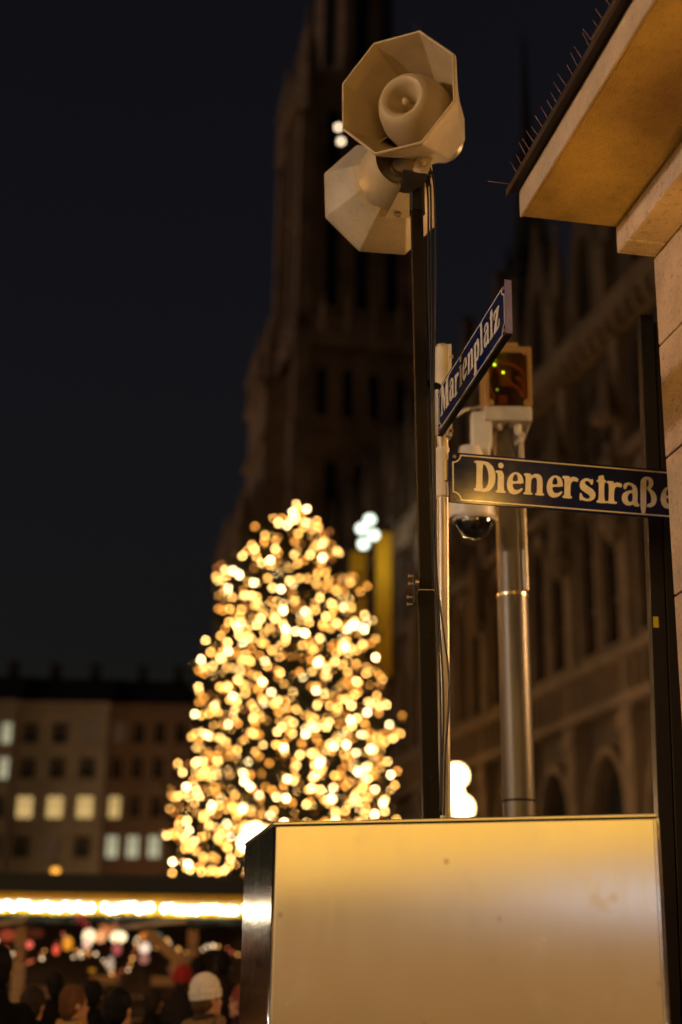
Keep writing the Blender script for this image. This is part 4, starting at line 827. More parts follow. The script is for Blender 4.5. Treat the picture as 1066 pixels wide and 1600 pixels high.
for i in range(NBR):
    t = (i + rs.random()) / NBR; t = t ** 0.72
    z = TZ - t * (TZ - Z0); az = i * 2.39996 + rs.uniform(-0.3, 0.3)
    lump = 1 + 0.10 * math.sin(az * 3 + z * 1.3) + 0.06 * math.sin(az * 5 - z * 2.1)
    L = rad(t) * rs.uniform(0.80, 1.06) * lump; d = Vector((math.cos(az), math.sin(az), 0)); side = Vector((-d.y, d.x, 0))
    drop = -0.16 * L - 0.1; up = 0.24 * L
    def P(u): return Vector((0, 0, z)) + d * (L * u) + Z * (drop * math.sin(u * math.pi * 0.75) + up * u * u * 0.9) + side * (0.05 * L * math.sin(u * 4 + i))
    br.tube([P(0), P(0.35), P(0.7), P(1)], [0.03 + 0.012 * L, 0.02 + 0.008 * L, 0.02, 0.008], 5, caps=False)
    nt_ = int(8 + 6.5 * L)
    for k in range(nt_):
        u = 0.12 + 0.88 * (k + rs.random()) / nt_; p = P(u); wl = (0.30 + 0.36 * (1 - u)) * min(1, 0.35 + L / 4) * rs.uniform(0.7, 1.3)
        for sg in (-1, 1):
            dd = (side * sg + d * rs.uniform(0.4, 0.9) + Z * rs.uniform(-0.45, 0.2)).normalized(); nrm = dd.cross(Z).normalized(); tip = p + dd * wl * 1.6
            for rr in range(2):
                wv = (nrm * math.cos(rr * 1.57 + rs.random()) + Z * math.sin(rr * 1.57 + 0.4)) * (0.085 * rs.uniform(0.8, 1.4))
                mid_ = p + (tip - p) * 0.45
                fo.add([p, mid_ + wv, tip, mid_ - wv], [(0, 1, 2, 3)])
    nbulb = max(7, int(round(L * 3.6)))
    for k in range(nbulb):
        u = 1.0 - 0.66 * (k + rs.uniform(0, 0.9)) / nbulb if k else rs.uniform(0.93, 1.01)
        bulbs.append(P(u) + d * 0.10 + side * rs.uniform(-0.42, 0.42) * (0.3 + L / 5) + Z * rs.uniform(-0.20, 0.22))
br.build('branches', M_bark, TR, fix=False); cr = fo.build('crown', M_fir, TR, fix=False)
bulbs.append(Vector((0.05, 0, TZ + 0.12)))
SL = thing('string_lights', 'hundreds of warm white globe lights strung over the fir tree', 'string lights', (TX, YT, 0))
# bulb colours: warm globes, some dimmer and more orange
BMAT = [emis('bulb_amber', (1.0, 0.37, 0.055), 14), emis('bulb_warm', (1.0, 0.47, 0.10), 24), emis('bulb_gold', (1.0, 0.57, 0.17), 36), emis('bulb_white', (1.0, 0.72, 0.34), 54), emis('bulb_dim', (0.9, 0.30, 0.06), 4.5)]
WTS = [0.28, 0.32, 0.18, 0.10, 0.12]
BR_ = 0.052
def ico(r):
    bm = bmesh.new(); bmesh.ops.create_icosphere(bm, subdivisions=1, radius=r); vs_ = [v.co.copy() for v in bm.verts]; fs_ = [tuple(v.index for v in f.verts) for f in bm.faces]; bm.free(); return vs_, fs_
IV, IF = ico(BR_)
bm_me = []
for m in BMAT:
    mb = MB(); mb.add(IV, IF, 0, True); bm_me.append(mb.mesh('bulb', m))
vis = sorted(range(len(bulbs)), key=lambda i: bulbs[i].y)
near = set(vis[:300]); rest = MB()
for i, p in enumerate(bulbs):
    kx = rs.choices(range(5), WTS)[0]
    if i in near:
        o = bpy.data.objects.new('light_bulb', bm_me[kx]); COL.objects.link(o); o.parent = SL; o.location = p
    else: rest.add([v + p for v in IV], IF, kx, True)
ro_ = rest.build('light_bulbs', BMAT, SL, fix=False); ro_['kind'] = 'stuff'
wr = MB()
order = sorted(bulbs, key=lambda p: (round(p.z / 0.8), math.atan2(p.y, p.x)))
for a_, c_ in zip(order, order[1:]):
    if (a_ - c_).length < 2.2: wr.tube([a_, (a_ + c_) / 2 - Z * 0.08, c_], 0.008, 3, caps=False)
wr.build('wire', M_cable, SL, fix=False)

# ------------------------------------------------------------------ globe street lamps in the square
M_globe = emis('lamp_globe', (1.0, 0.72, 0.34), 9.0)
def globe_lamp(label, globes, Yl, power, m=M_globe, r=0.26, col=(1.0, 0.58, 0.26)):
    ps_ = [at(px, py, Yl) for px, py in globes]; bx_ = sum(p.x for p in ps_) / len(ps_)
    root = thing('street_lamp', label, 'street lamp', (bx_, Yl, 0), group='globe street lamps in the square')
    top = max(p.z for p in ps_)
    b = MB(); b.lathe((bx_, Yl, 0), Z, [(0, 0.2), (0.3, 0.2), (0.4, 0.11), (1.2, 0.09), (top - 0.3, 0.05), (top - 0.3, 0)], 14); b.build('pole', M_blackmetal, root, True)
    for p in ps_:
        b = MB(); b.ball(p, r, seg=16, rings=12); b.build('globe', m, root, True)
        b = MB(); b.tube([Vector((bx_, Yl, p.z - 0.55)), Vector((p.x, Yl, p.z - 0.42)), Vector((p.x, Yl, p.z - r * 0.95))], 0.03, 8); b.build('arm', M_blackmetal, root, True)
    if power:
        l = point('lamp_light', (0, 0, 0), power, col, r * 1.0, root); l.location = (0.0, -0.55, sum(p.z for p in ps_) / len(ps_))
    return root
globe_lamp('bright cluster of globe lamps shining between the mast and the thick steel post', [(713, 1212), (706, 1240), (722, 1262)], 44, 800, r=0.36)
globe_lamp('bright globe lamp at the foot of the lit tree, touching the cabinet edge', [(399, 1300), (386, 1316)], 36, 900, r=0.22)
globe_lamp('added unseen globe lamp behind the cabinet, lighting the arcade', [(905, 1330), (925, 1350)], 38, 380, r=0.25)  # lamp added out of sight to light the town hall front
globe_lamp('added unseen globe lamp behind the market stall, lighting the ochre house', [(60, 1440), (75, 1450)], 118, 5000, r=0.35)  # added out of sight to brighten the ochre house front
globe_lamp('added unseen globe lamp behind the market stall, lighting the red-brown house', [(190, 1440), (205, 1450)], 120, 4000, r=0.35)  # added out of sight to brighten the red-brown house front

# ------------------------------------------------------------------ market stall
YS = 20.0
ST = thing('market_stall', 'long wooden market stall with glowing light strip at lower left', 'market stall', (at(190, 1500, YS).x, YS, 0))
M_tar = mat('stall_roof_felt', (0.010, 0.014, 0.016), 0.85, noise=0.3, scale=4); M_fascia = mat('yellow_fascia', (0.75, 0.47, 0.02), 0.6, noise=0.2, scale=6)
xl, xr = at(-260, 1450, YS).x, at(520, 1450, YS).x; zt_ = at(190, 1364, YS).z; zf = at(190, 1399, YS).z; zl = at(190, 1418, YS).z; zg = at(190, 1438, YS).z
b = MB(); b.prism([(xl, YS - 0.15, zf + 0.02), (xl, YS - 0.15, zt_ - 0.06), (xl, YS + 0.3, zt_), (xl, YS + 3.2, zt_ + 0.10), (xl, YS + 3.2, zf + 0.3)], (xr - xl, 0, 0)); b.build('roof', M_tar, ST, True)
b = MB(); b.box(xl, xr, YS - 0.10, YS - 0.05, zg + 0.05, zf + 0.015); b.build('fascia_board', M_fascia, ST, True)
b = MB(); b.box(xl, xr, YS + 2.9, YS + 3.0, 0, zf + 0.3); b.build('back_wall', M_darkwood, ST, True)
b = MB(); b.box(xl, xr, YS + 0.05, YS + 0.55, 0.95, 1.02); b.build('counter', M_wood, ST, True)
for k in range(int((xr - xl) / 0.22)):
    x0 = xl + k * 0.22; b = MB(); b.box(x0 + 0.006, x0 + 0.214, YS + 0.1, YS + 0.13, 0.02, 0.945); b.build('front_board', M_wood, ST, True)
for px in (-200, 30, 300, 500):
    x = at(px, 1500, YS).x; b = MB(); b.box(x - 0.07, x + 0.07, YS - 0.04, YS + 0.08, 0, zf); b.build('post', M_wood, ST, True)
for k in range(5):
    zz = 1.5 + 0.0 * k; x = xl + 0.7 + k * 1.45; b = MB(); b.box(x, x + 1.2, YS + 2.5, YS + 2.88, 1.25 + 0.12 * (k % 2), 1.29 + 0.12 * (k % 2)); b.build('shelf', M_wood, ST, True)
M_strip = emis('strip_bulb', (1.0, 0.93, 0.78), 16)
sb = None
for px0, px1 in ((-240, -6), (-1, 151), (160, 243), (253, 374), (379, 500)):
    x0, x1 = at(px0, 1418, YS).x, at(px1, 1418, YS).x; n_ = max(3, int((x1 - x0) / 0.088))
    b = MB(); b.box(x0, x1, YS - 0.135, YS - 0.105, zl + 0.055, zl + 0.085); bar = b.build('lamp_bar', M_palegrey, ST, True)
    for k in range(n_ + 1):
        x = x0 + 0.05 + (x1 - x0 - 0.1) * k / n_
        if sb is None:
            b = MB(); b.ball((0, 0, 0), 0.039, seg=10, rings=7, sc3=(1, 1, 1.15)); sb = b.build('strip_bulb', M_strip, bar)
            o = sb
        else: o = inst(sb, bar)
        o.location = ROOT[ST].inverted() @ Vector((x, YS - 0.13, zl - 0.010 + uni(-0.022, 0.022)))
# fir garland under the strip
ga = MB(); rs2 = random.Random(3)
for k in range(2600):
    x = rs2.uniform(xl, xr); p = Vector((x, YS - 0.08 + rs2.gauss(0, 0.035), zg + 0.03 + rs2.gauss(0, 0.022) - 0.03 * abs(math.sin(x * 2.2)))); d = Vector((rs2.uniform(-1, 1), rs2.uniform(-1, 0.3), rs2.uniform(-1, 0.7))).normalized(); n_ = d.orthogonal().normalized() * 0.012
    ga.add([p, p + d * 0.05 + n_, p + d * 0.11, p + d * 0.05 - n_], [(0, 1, 2, 3)])
gob = ga.build('garland', M_fir, ST, True, fix=False)
TINY = [emis('tiny_amber', (1.0, 0.45, 0.10), 1.6), emis('tiny_red', (1.0, 0.20, 0.08), 0.9), emis('tiny_warm', (1.0, 0.68, 0.38), 2.2)]
# canvas strips hanging under the roof
M_canvas = mat('grey_canvas', (0.42, 0.36, 0.30), 0.8, noise=0.2, scale=3)
def ribbon(label, pts, Yr, h, name='canvas_strip'):
    P_ = smoothpath([at(x, y, Yr) for x, y in pts], 5); b = MB(); vs_ = []
    for i, p in enumerate(P_): vs_ += [p + Z * h / 2 + Yv * 0.02 * math.sin(i), p - Z * h / 2 - Yv * 0.03, p - Z * h / 2 - Yv * 0.015, p + Z * h / 2 + Yv * (0.02 * math.sin(i) + 0.015)]
    n_ = len(P_); fs_ = [(i * 4 + k, i * 4 + (k + 1) % 4, (i + 1) * 4 + (k + 1) % 4, (i + 1) * 4 + k) for i in range(n_ - 1) for k in range(4)] + [(0, 1, 2, 3), ((n_ - 1) * 4 + 3, (n_ - 1) * 4 + 2, (n_ - 1) * 4 + 1, (n_ - 1) * 4)]
    b.add(vs_, fs_, 0, False); return tag(b.build(name, M_canvas, origin=tuple(P_[0])), label, 'awning', 'canvas strips under the stall roof')
ribbon('grey canvas awning edge at the far left under the light strip', [(-20, 1446), (10, 1442), (40, 1436)], 19.5, 0.045)
ribbon('long grey canvas awning edge under the right half of the light strip', [(180, 1450), (215, 1447), (250, 1442), (292, 1439)], 19.5, 0.05)
for li, (lab, pts) in enumerate((('string of tiny amber bulbs sagging across the left of the stall', [(-10, 1462), (20, 1492), (60, 1498), (100, 1462), (125, 1496)]), ('string of tiny warm bulbs under the bright lanterns', [(120, 1488), (150, 1492), (180, 1520), (205, 1498), (215, 1462)]), ('string of tiny amber bulbs across the right end of the stall', [(235, 1480), (262, 1470), (300, 1492), (335, 1474), (375, 1490)]))):
    P_ = smoothpath([at(x, y, 20.7) for x, y in pts], 5); root = thing('tiny_light_string', lab, 'string lights', P_[0], group='tiny light strings in the stall')
    b = MB(); b.tube(P_, 0.005, 4); b.build('wire', M_cable, root, True, fix=False)
    for q in P_[::1]:
        q = q + Vector((uni(-0.04, 0.04), uni(-0.2, 0.2), uni(-0.05, 0.03))); b = MB(); b.ball(q, uni(0.016, 0.026), seg=6, rings=4); b.build('bulb', TINY[int(rnd() * 3)], root, True, fix=False)
# second, brown canvas roof behind
M_brown = mat('brown_canvas', (0.26, 0.12, 0.06), 0.85, noise=0.25, scale=2)
b = MB(); pA, pB, pC, pD = at(262, 1400, 24), at(520, 1402, 24), at(520, 1366, 25.5), at(285, 1378, 25.5)
b.prism([pA, pB, pC, pD], (0, 0.3, 0.04)); RB = thing('canvas_stall', 'brown canvas stall roof below the lit tree', 'market stall', (pA.x, 24, 0)); b.build('canvas_roof', M_brown, RB, True)
for px in (275, 505): p = at(px, 1402, 24.2); b = MB(); b.tube([Vector((p.x, 24.3, 0)), Vector((p.x, 24.3, p.z + 0.05))], 0.04); b.build('pole', M_wood, RB, True)

# ------------------------------------------------------------------ goods and lamps on the stall
def lampball(name, label, px, py, Yg, r, col, st, sc3=(1, 1, 1), grp='glowing lanterns in the stall'):
    c = at(px, py, Yg); root = thing(name, label, 'lantern', c - Z * r, group=grp)
    b = MB(); b.ball(c, r, seg=14, rings=10, sc3=sc3); b.build('shade', emis('lantern_' + str(px), col, st * 0.7), root, True)
    b = MB(); b.lathe(c + Z * r * sc3[2] * 0.93, Z, [(0, r * 0.35), (0.03, r * 0.28), (0.035, 0)], 10); b.tube([c + Z * (r * sc3[2] + 0.02), Vector((c.x, c.y, zf))], 0.004, 4); b.build('hanger', M_blackmetal, root, True)
    return root
lampball('paper_lantern', 'white glowing lantern at the left of the bright lantern cluster', 139, 1463, 20.4, 0.085, (1.0, 0.74, 0.42), 2.6, (1, 1, 1.2))
lampball('paper_lantern', 'small pink-white lantern under the left white lantern', 136, 1475, 20.3, 0.06, (1.0, 0.55, 0.40), 1.6)
lampball('paper_lantern', 'peach glowing lantern in the middle of the bright cluster', 157, 1463, 20.5, 0.085, (1.0, 0.42, 0.16), 1.5)
lampball('paper_lantern', 'wide white lantern at the right of the bright cluster', 185, 1464, 20.4, 0.085, (1.0, 0.76, 0.42), 2.8, (1.35, 1, 0.95))
lampball('paper_lantern', 'orange lantern above the wide white lantern', 168, 1450, 20.6, 0.09, (1.0, 0.30, 0.08), 0.9, (1.3, 1, 0.9))
lampball('paper_lantern', 'salmon lantern tucked right behind the orange lantern', 175, 1447, 20.9, 0.08, (1.0, 0.26, 0.12), 0.7)
lampball('paper_lantern', 'pink lantern under the wide white lantern', 183, 1482, 20.3, 0.07, (1.0, 0.22, 0.18), 0.6, (0.9, 1, 1.3))
lampball('paper_lantern', 'tall pale lantern hanging lowest in the cluster', 173, 1506, 20.3, 0.06, (1.0, 0.72, 0.5), 0.7, (0.8, 1, 1.7))
lampball('paper_lantern', 'white lantern standing alone right of the cluster', 226, 1481, 20.3, 0.075, (1.0, 0.72, 0.52), 1.6)
lampball('paper_lantern', 'dusky pink lantern right under the lone white lantern', 225, 1498, 20.3, 0.07, (1.0, 0.4, 0.28), 0.5)
lampball('paper_lantern', 'orange oval lantern under the canvas strip', 229, 1463, 20.4, 0.075, (1.0, 0.28, 0.04), 1.0, (1.3, 1, 0.8))
lampball('paper_lantern', 'small teal lantern right of the orange oval one', 248, 1463, 20.6, 0.05, (0.10, 0.36, 0.32), 0.5)
lampball('paper_lantern', 'amber oval lantern left of the bright cluster', 106, 1474, 20.2, 0.068, (1.0, 0.36, 0.03), 1.3, (1, 1, 1.35))
lampball('paper_lantern', 'small red lantern just left of the amber one', 88, 1484, 20.1, 0.05, (1.0, 0.12, 0.06), 1.4, (0.9, 1, 1.3))
lampball('paper_lantern', 'small pink-red lantern alone in the dark left part', 46, 1476, 20.1, 0.05, (1.0, 0.16, 0.10), 1.5)
lampball('paper_lantern', 'dull red lantern at the far left of the stall', 12, 1461, 20.3, 0.09, (0.9, 0.14, 0.06), 0.45, (1.25, 1, 0.9))
lampball('paper_lantern', 'dim brown-red lantern above the small pink-red one', 55, 1458, 20.7, 0.085, (0.6, 0.14, 0.06), 0.16, (1.5, 1, 0.8))
M_red = mat('red_paper', (0.45, 0.015, 0.02), 0.6)
def star(label, px, py, Yg, r):
    c = at(px, py, Yg); b = MB(); vs_ = [c - Yv * r * 0.35]
    for k in range(10): rr = r if k % 2 == 0 else r * 0.42; vs_.append(c + X * rr * math.sin(k * math.pi / 5) + Z * rr * math.cos(k * math.pi / 5))
    vs_.append(c + Yv * r * 0.35); fs_ = [(0, 1 + k, 1 + (k + 1) % 10) for k in range(10)] + [(11, 1 + (k + 1) % 10, 1 + k) for k in range(10)]
    b.add(vs_, fs_); return tag(b.build('paper_star', M_red, origin=tuple(c)), label, 'star ornament', 'red stars under the garland')
star('larger red paper star hanging under the garland', 127, 1433, 19.8, 0.11)
star('smaller red paper star hanging below the larger star', 134, 1446, 19.75, 0.08)
def smalllamp(label, px, py, Yl, r, col, st, up):
    c = at(px, py, Yl); root = thing('hanging_lamp', label, 'lamp', c)
    b = MB(); b.lathe(c, Z, [(-r, 0.0), (-r * 0.6, r * 0.7), (0, r), (r * 0.5, r * 0.8), (r * 0.6, 0)], 10); b.build('lamp_glass', emis('hanging_' + str(px), col, st), root, True)
    b = MB(); b.lathe(c + Z * r * 0.62, Z, [(0, r * 1.1), (r * 0.4, r * 0.3), (r * 0.4, 0)], 10); b.tube([c + Z * r, c + up], 0.03, 5); b.build('lamp_cap', M_blackmetal, root, True)
smalllamp('small amber lamp hanging above the dark stall roof', 87, 1360, 55, 0.16, (1.0, 0.42, 0.05), 2.2, Vector((0, 0.3, 1.2)))
smalllamp('small warm lamp high on the facade left of the black upright', 998, 545, 47.5, 0.14, (1.0, 0.72, 0.45), 3.0, Vector((1.2, 0.3, 0.4)))
# price tag, crates, sloping beam
b = MB(); c = at(144, 1516, 19.6); b.obox(c, X, Yv, Z, 0.042, 0.004, 0.022); tag(b.build('price_tag', mat('yellow_card', (0.85, 0.62, 0.03), 0.5), origin=tuple(c)), 'small yellow price card on the stall under the lanterns', 'price card')
def crate(label, xa, xb, ya, yb, Yc, dep=0.4):
    p, q = at(xa, yb, Yc), at(xb, ya, Yc); root = thing('wooden_crate', label, 'crate', (p.x, Yc, p.z), group='wooden trays on the stall')
    h = q.z - p.z
    for k in range(2):
        b = MB(); b.box(p.x, q.x, Yc, Yc + 0.02, p.z + h * k / 2 + 0.004, p.z + h * (k + 1) / 2 - 0.004); b.build('slat', M_wood, root, True)
    b = MB(); b.box(p.x, p.x + 0.02, Yc + 0.021, Yc + dep, p.z, q.z); b.build('side', M_wood, root, True)
    b = MB(); b.box(q.x - 0.02, q.x, Yc + 0.021, Yc + dep, p.z, q.z); b.build('side', M_wood, root, True)
    b = MB(); b.box(p.x + 0.021, q.x - 0.021, Yc + 0.021, Yc + dep, p.z, p.z + 0.02); b.build('bottom', M_wood, root, True)
crate('pale wooden tray under the lantern cluster', 141, 184, 1524, 1537, 19.5)
crate('pale wooden tray left of the red beanie', 236, 280, 1526, 1540, 19.5)
pa, pb = at(232, 1458, 19.7), at(290, 1508, 19.7); b = MB(); dd = (pb - pa).normalized(); b.obox((pa + pb) / 2, dd, Yv, dd.cross(Yv), (pb - pa).length / 2, 0.06, 0.075)
tag(b.build('sloping_board', M_wood, origin=tuple(pb), bevel=0.005), 'wooden board sloping down above the red beanie', 'board')
pa, pb = at(20, 1506, 12.0), at(38, 1506, 12.0); b = MB(); b.box(pa.x, pb.x, 12.0, 12.1, 0, pa.z)
b2 = b.build('timber_post', M_wood, origin=(pa.x, 12.0, 0), bevel=0.006); tag(b2, 'upright timber post among the crowd at lower left', 'post')

# ------------------------------------------------------------------ people
def voxel(o, size, sm=4):
    r_ = o.modifiers.new('remesh', 'REMESH'); r_.mode = 'VOXEL'; r_.voxel_size = size; r_.use_smooth_shade = True
    s_ = o.modifiers.new('smooth', 'SMOOTH'); s_.factor = 0.5; s_.iterations = sm
M_skin = mat('skin', (0.50, 0.27, 0.17), 0.55, noise=0.1, scale=20); M_eye = mat('eye', (0.02, 0.015, 0.012), 0.2)
def person(label, px, py, Yp, face, coat, hair=None, hat=None, scarf=None, collar=None, hairlen=0.0):
    """px,py: middle of the head; face: azimuth the person looks along (0 = away from the viewer)"""
    hc = at(px, py, Yp); H = hc.z + 0.12
    root = thing('person', label, 'person', (hc.x, Yp, 0), -R(face)); k = H / 1.72
    # local frame: +y forwards, x to the right
    def V(x, y, z): return Vector((x * k, y * k, z * k))
    hz = hc.z / k
    b = MB()
    b.ball(V(0, 0.0, hz + 0.02), 0.085 * k, sc3=(0.90, 1.08, 1.18), seg=16, rings=12); b.ball(V(0, 0.035, hz - 0.055), 0.06 * k, sc3=(0.9, 0.95, 1.0)); b.ball(V(0, 0.105, hz - 0.025), 0.017 * k, sc3=(0.8, 1, 1.3)); b.ball(V(0, 0.085, hz - 0.098), 0.022 * k)
    b.ball(V(0, 0.09, hz - 0.062), 0.02 * k, sc3=(1.3, 0.7, 0.5))
    for s in (-1, 1): b.ball(V(0.083 * s, -0.005, hz - 0.01), 0.03 * k, sc3=(0.35, 0.7, 1.05)); b.ball(V(0.03 * s, 0.082, hz + 0.022), 0.018 * k, sc3=(1.3, 0.5, 0.5))
    b.tube([V(0, -0.01, hz - 0.06), V(0, -0.02, hz - 0.22)], [0.052 * k, 0.062 * k], 14)
    b.tube([V(0, -0.01, hz - 0.20), V(0, -0.01, 1.15), V(0, 0, 0.92)], [0.10 * k, 0.14 * k, 0.14 * k], 16)
    for s in (-1, 1):
        b.tube([V(0.15 * s, -0.02, hz - 0.24), V(0.21 * s, -0.05, 1.10), V(0.19 * s, 0.10, 0.93)], [0.055 * k, 0.045 * k, 0.034 * k], 10)
        b.ball(V(0.185 * s, 0.12, 0.915), 0.045 * k, sc3=(0.6, 1.1, 0.8))
        b.tube([V(0.09 * s, 0, 0.93), V(0.10 * s, 0.02, 0.50), V(0.10 * s, -0.01, 0.08)], [0.085 * k, 0.062 * k, 0.045 * k], 10)
        b.ball(V(0.10 * s, 0.05, 0.045), 0.05 * k, sc3=(0.85, 2.2, 0.85))
    body_ = b.build('body', M_skin, root, fix=False); voxel(body_, 0.013)
    for s in (-1, 1): b = MB(); b.ball(V(0.032 * s, 0.083, hz + 0.006), 0.011 * k, seg=8, rings=6); b.build('eye', M_eye, root)
    b = MB(); b.tube([V(0, -0.02, hz - 0.09), V(0, -0.015, hz - 0.16), V(0, -0.015, hz - 0.24), V(0, -0.01, 1.20), V(0, 0, 0.95), V(0, 0, 0.72)], [0.075 * k, 0.085 * k, 0.15 * k, 0.185 * k, 0.19 * k, 0.20 * k], 18)
    for s in (-1, 1):
        b.ball(V(0.155 * s, -0.02, hz - 0.255), 0.085 * k); b.tube([V(0.17 * s, -0.02, hz - 0.26), V(0.235 * s, -0.05, 1.10), V(0.20 * s, 0.10, 0.93)], [0.085 * k, 0.072 * k, 0.062 * k], 12)
    co = b.build('coat', mat('coat_' + str(px), coat, 0.95, spec=0.1, noise=0.3, scale=10, bump=0.4, bscale=30), root, fix=False); voxel(co, 0.018)
    b = MB(); 
    for s in (-1, 1): b.tube([V(0.09 * s, 0, 0.90), V(0.10 * s, 0.02, 0.50), V(0.10 * s, -0.01, 0.10)], [0.10 * k, 0.08 * k, 0.065 * k], 12)
    b.build('trousers', mat('trousers_' + str(px), (0.02, 0.02, 0.025), 0.9), root)
    for s in (-1, 1): b = MB(); b.ball(V(0.10 * s, 0.055, 0.05), 0.06 * k, sc3=(0.85, 2.1, 0.85)); b.build('shoe', M_blackmetal, root)
    if collar is not None:
        b = MB(); pts = [V(0.115 * math.cos(a), -0.02 + 0.105 * math.sin(a), hz - 0.165 + 0.02 * math.sin(a)) for a in [i * math.pi / 8 for i in range(17)]]; b.tube(pts, 0.045 * k, 10); c_ = b.build('hood_fur', mat('fur_' + str(px), collar, 0.95, noise=0.5, scale=40, bump=1.0, bscale=120), root); 
    if scarf is not None:
        b = MB()
        for j in range(2):
            pts = [V((0.085 + 0.012 * j) * math.cos(a), -0.01 + (0.085 + 0.012 * j) * math.sin(a), hz - 0.135 - 0.04 * j + 0.012 * math.sin(2 * a + j)) for a in [i * math.pi / 10 for i in range(21)]]; b.tube(pts, 0.032 * k, 8)
        b.build('scarf', mat('scarf_' + str(px), scarf, 0.9, noise=0.3, scale=30, bump=0.6, bscale=80), root)
    if hair is not None:
        b = MB(); b.ball(V(0, -0.018, hz + 0.035), 0.097 * k, sc3=(0.95, 1.05, 1.12), seg=18, rings=12)
        if hairlen: b.tube([V(0, -0.055, hz + 0.0), V(0, -0.075, hz - 0.10), V(0, -0.08, hz - hairlen)], [0.085 * k, 0.085 * k, 0.05 * k], 14)
        else: b.ball(V(0, -0.04, hz - 0.02), 0.082 * k, sc3=(1, 0.9, 1.1))
        ho = b.build('hair', mat('hair_' + str(px), hair, 0.7, spec=0.15, noise=0.5, scale=30, bump=0.8, bscale=60, stretch=(1, 1, 0.3)), root, fix=False); voxel(ho, 0.011, 3)
    if hat is not None:
        m_ = mat('beanie_' + str(px), hat, 0.95, noise=0.22, scale=45, bump=1.0, bscale=90)
        b = MB(); b.lathe(V(0, -0.012, hz + 0.012), V(0, -0.16, 1), [(0.0, 0.098 * k), (0.05 * k, 0.104 * k), (0.09 * k, 0.098 * k), (0.125 * k, 0.076 * k), (0.148 * k, 0.045 * k), (0.158 * k, 0.0)], 26); be = b.build('beanie', m_, root)
        b = MB(); b.lathe(V(0, -0.012, hz + 0.002), V(0, -0.16, 1), [(0.0, 0.098 * k), (0.0, 0.108 * k), (0.052 * k, 0.112 * k), (0.056 * k, 0.100 * k)], 26); b.build('brim_fold', m_, be)
    return root
person('person in a white knit beanie and fur-collared coat, seen from behind right', 324, 1560, 9.4, 55, (0.05, 0.035, 0.025), hair=(0.10, 0.06, 0.03), hat=(0.74, 0.68, 0.58), collar=(0.22, 0.13, 0.05))
person('person in a dark red beanie standing before the stall', 286, 1533, 15.0, 10, (0.015, 0.013, 0.013), hair=(0.03, 0.02, 0.015), hat=(0.28, 0.012, 0.015))
person('dark-haired person in a black coat at the bottom, left of the white beanie', 187, 1577, 8.9, 30, (0.004, 0.004, 0.004), hair=(0.004, 0.003, 0.003))
person('brown-haired person with a tan scarf among the crowd', 116, 1570, 10.0, 60, (0.05, 0.052, 0.055), hair=(0.13, 0.055, 0.02), scarf=(0.40, 0.22, 0.05))
person('tall dark figure cut by the left edge of the picture', -6, 1516, 9.0, -20, (0.004, 0.003, 0.003), hair=(0.004, 0.003, 0.003))
person('person with dark hair in a black jacket behind the timber post', 84, 1543, 13.2, -35, (0.005, 0.004, 0.004), hair=(0.005, 0.004, 0.003))
person('dark-haired person facing the stall above the white beanie', 349, 1510, 17.0, 0, (0.022, 0.012, 0.009), hair=(0.004, 0.003, 0.003))
person('person with short dark hair next to the red beanie', 309, 1516, 16.0, -8, (0.005, 0.004, 0.004), hair=(0.004, 0.003, 0.003))
person('stall keeper behind the counter facing the crowd', 272, 1512, 20.9, 175, (0.05, 0.03, 0.02), hair=(0.05, 0.03, 0.015))
person('red-haired person half hidden behind the cabinet', 378, 1566, 10.6, -60, (0.03, 0.015, 0.015), hair=(0.22, 0.05, 0.03), hairlen=0.14)
person('black-haired person in a dark coat between the tan scarf and the dark-haired person', 146, 1556, 12.2, 5, (0.004, 0.004, 0.004), hair=(0.004, 0.003, 0.003))
person('dark-haired person by the tray left of the red beanie', 240, 1566, 12.6, 15, (0.005, 0.004, 0.004), hair=(0.02, 0.012, 0.008))
person('person in a dark coat at the lower left corner beside the timber post', 52, 1572, 9.9, 20, (0.005, 0.004, 0.004), hair=(0.03, 0.018, 0.012))

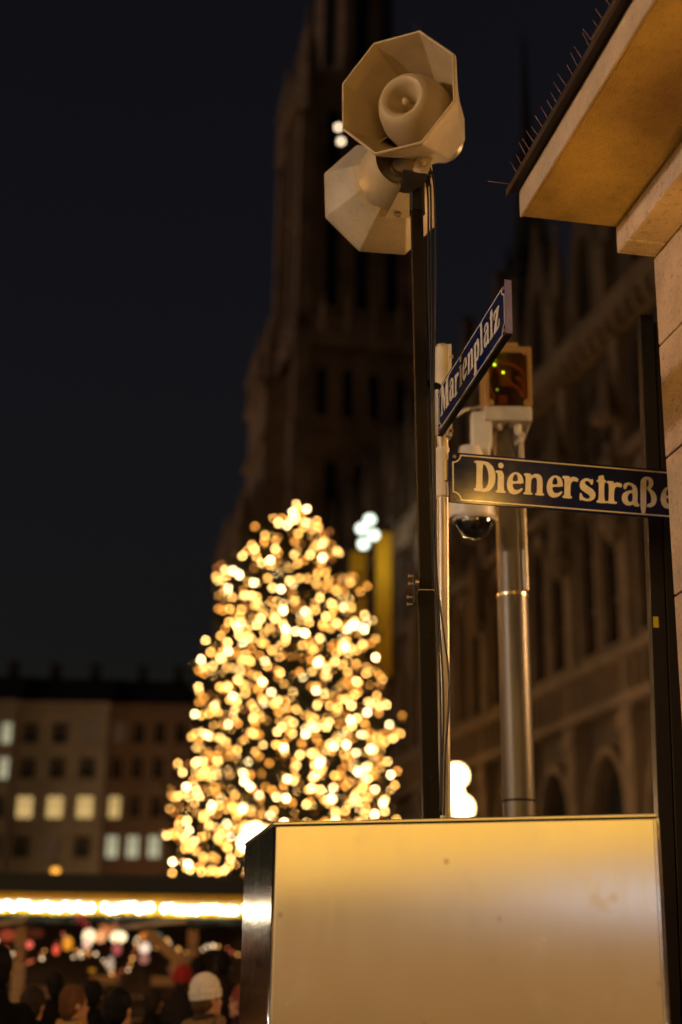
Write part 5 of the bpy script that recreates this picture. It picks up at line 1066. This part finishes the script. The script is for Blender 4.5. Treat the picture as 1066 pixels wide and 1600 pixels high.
# ------------------------------------------------------------------ street lamps and shop front that light the corner from behind the viewer
def lantern_lamp(label, x, y, zt, power, col, est):
    root = thing('street_lamp', label, 'street lamp', (x, y, 0), group='lantern lamps around the corner')
    b = MB(); b.lathe((0, 0, 0), Z, [(0, 0.16), (0.25, 0.16), (0.35, 0.08), (zt - 0.4, 0.045), (zt - 0.3, 0.09), (zt - 0.3, 0)], 16); b.build('pole', M_blackmetal, root)
    b = MB(); b.lathe((0, 0, zt - 0.28), Z, [(0, 0.0), (0, 0.13), (0.46, 0.2), (0.46, 0)], 6, smooth=False); b.build('lantern_glass', emis('street_lantern_' + str(int(x * 10)), col, est), root)
    b = MB(); b.lathe((0, 0, zt + 0.20), Z, [(0, 0.25), (0.18, 0.08), (0.26, 0.02), (0.3, 0)], 6, smooth=False); b.build('lantern_cap', M_blackmetal, root)
    return root
lantern_lamp('street lantern standing left of the viewer', -7.5, 1.5, 5.6, 0, (1.0, 0.72, 0.52), 560)
lantern_lamp('amber street lantern in the square left of the picture', -6.5, 12.5, 6.6, 0, (1.0, 0.42, 0.08), 300)
lantern_lamp('street lantern in the side street to the right', 6.5, 7.4, 4.9, 0, (1.0, 0.54, 0.22), 600)
SH = thing('shop_building', 'shop building behind the viewer with warm lit display windows', 'building', (0, -9.5, 0))
b = MB(); b.box(-26, 11, -0.4, 0, 0, 13); b.build('wall', M_ashlar, SH)
M_shop = emis('shop_window_light', (1.0, 0.52, 0.16), 0.80); M_shop2 = emis('upper_window_light', (1.0, 0.57, 0.085), 3.5); M_cool = emis('cool_display', (0.76, 0.82, 1.0), 6.0)
for k in range(11):
    x = -25.2 + k * 3.3; b = MB(); b.box(x, x + 2.9, 0.01, 0.05, 0.3, 2.45); b.build('display_window', M_shop, SH)
    b = MB(); b.box(x - 0.08, x, 0.01, 0.12, 0.2, 2.55); b.build('window_post', M_blackmetal, SH)
    b = MB(); b.box(x + 0.1, x + 2.9, 0.01, 0.05, 3.05 if x < -11 else 3.4, 5.4); b.build('upper_window', M_shop2, SH)
b = MB(); b.box(-7.6, -3.2, 0.02, 0.15, 2.58, 2.84); b.build('cool_light_strip', M_cool, SH)
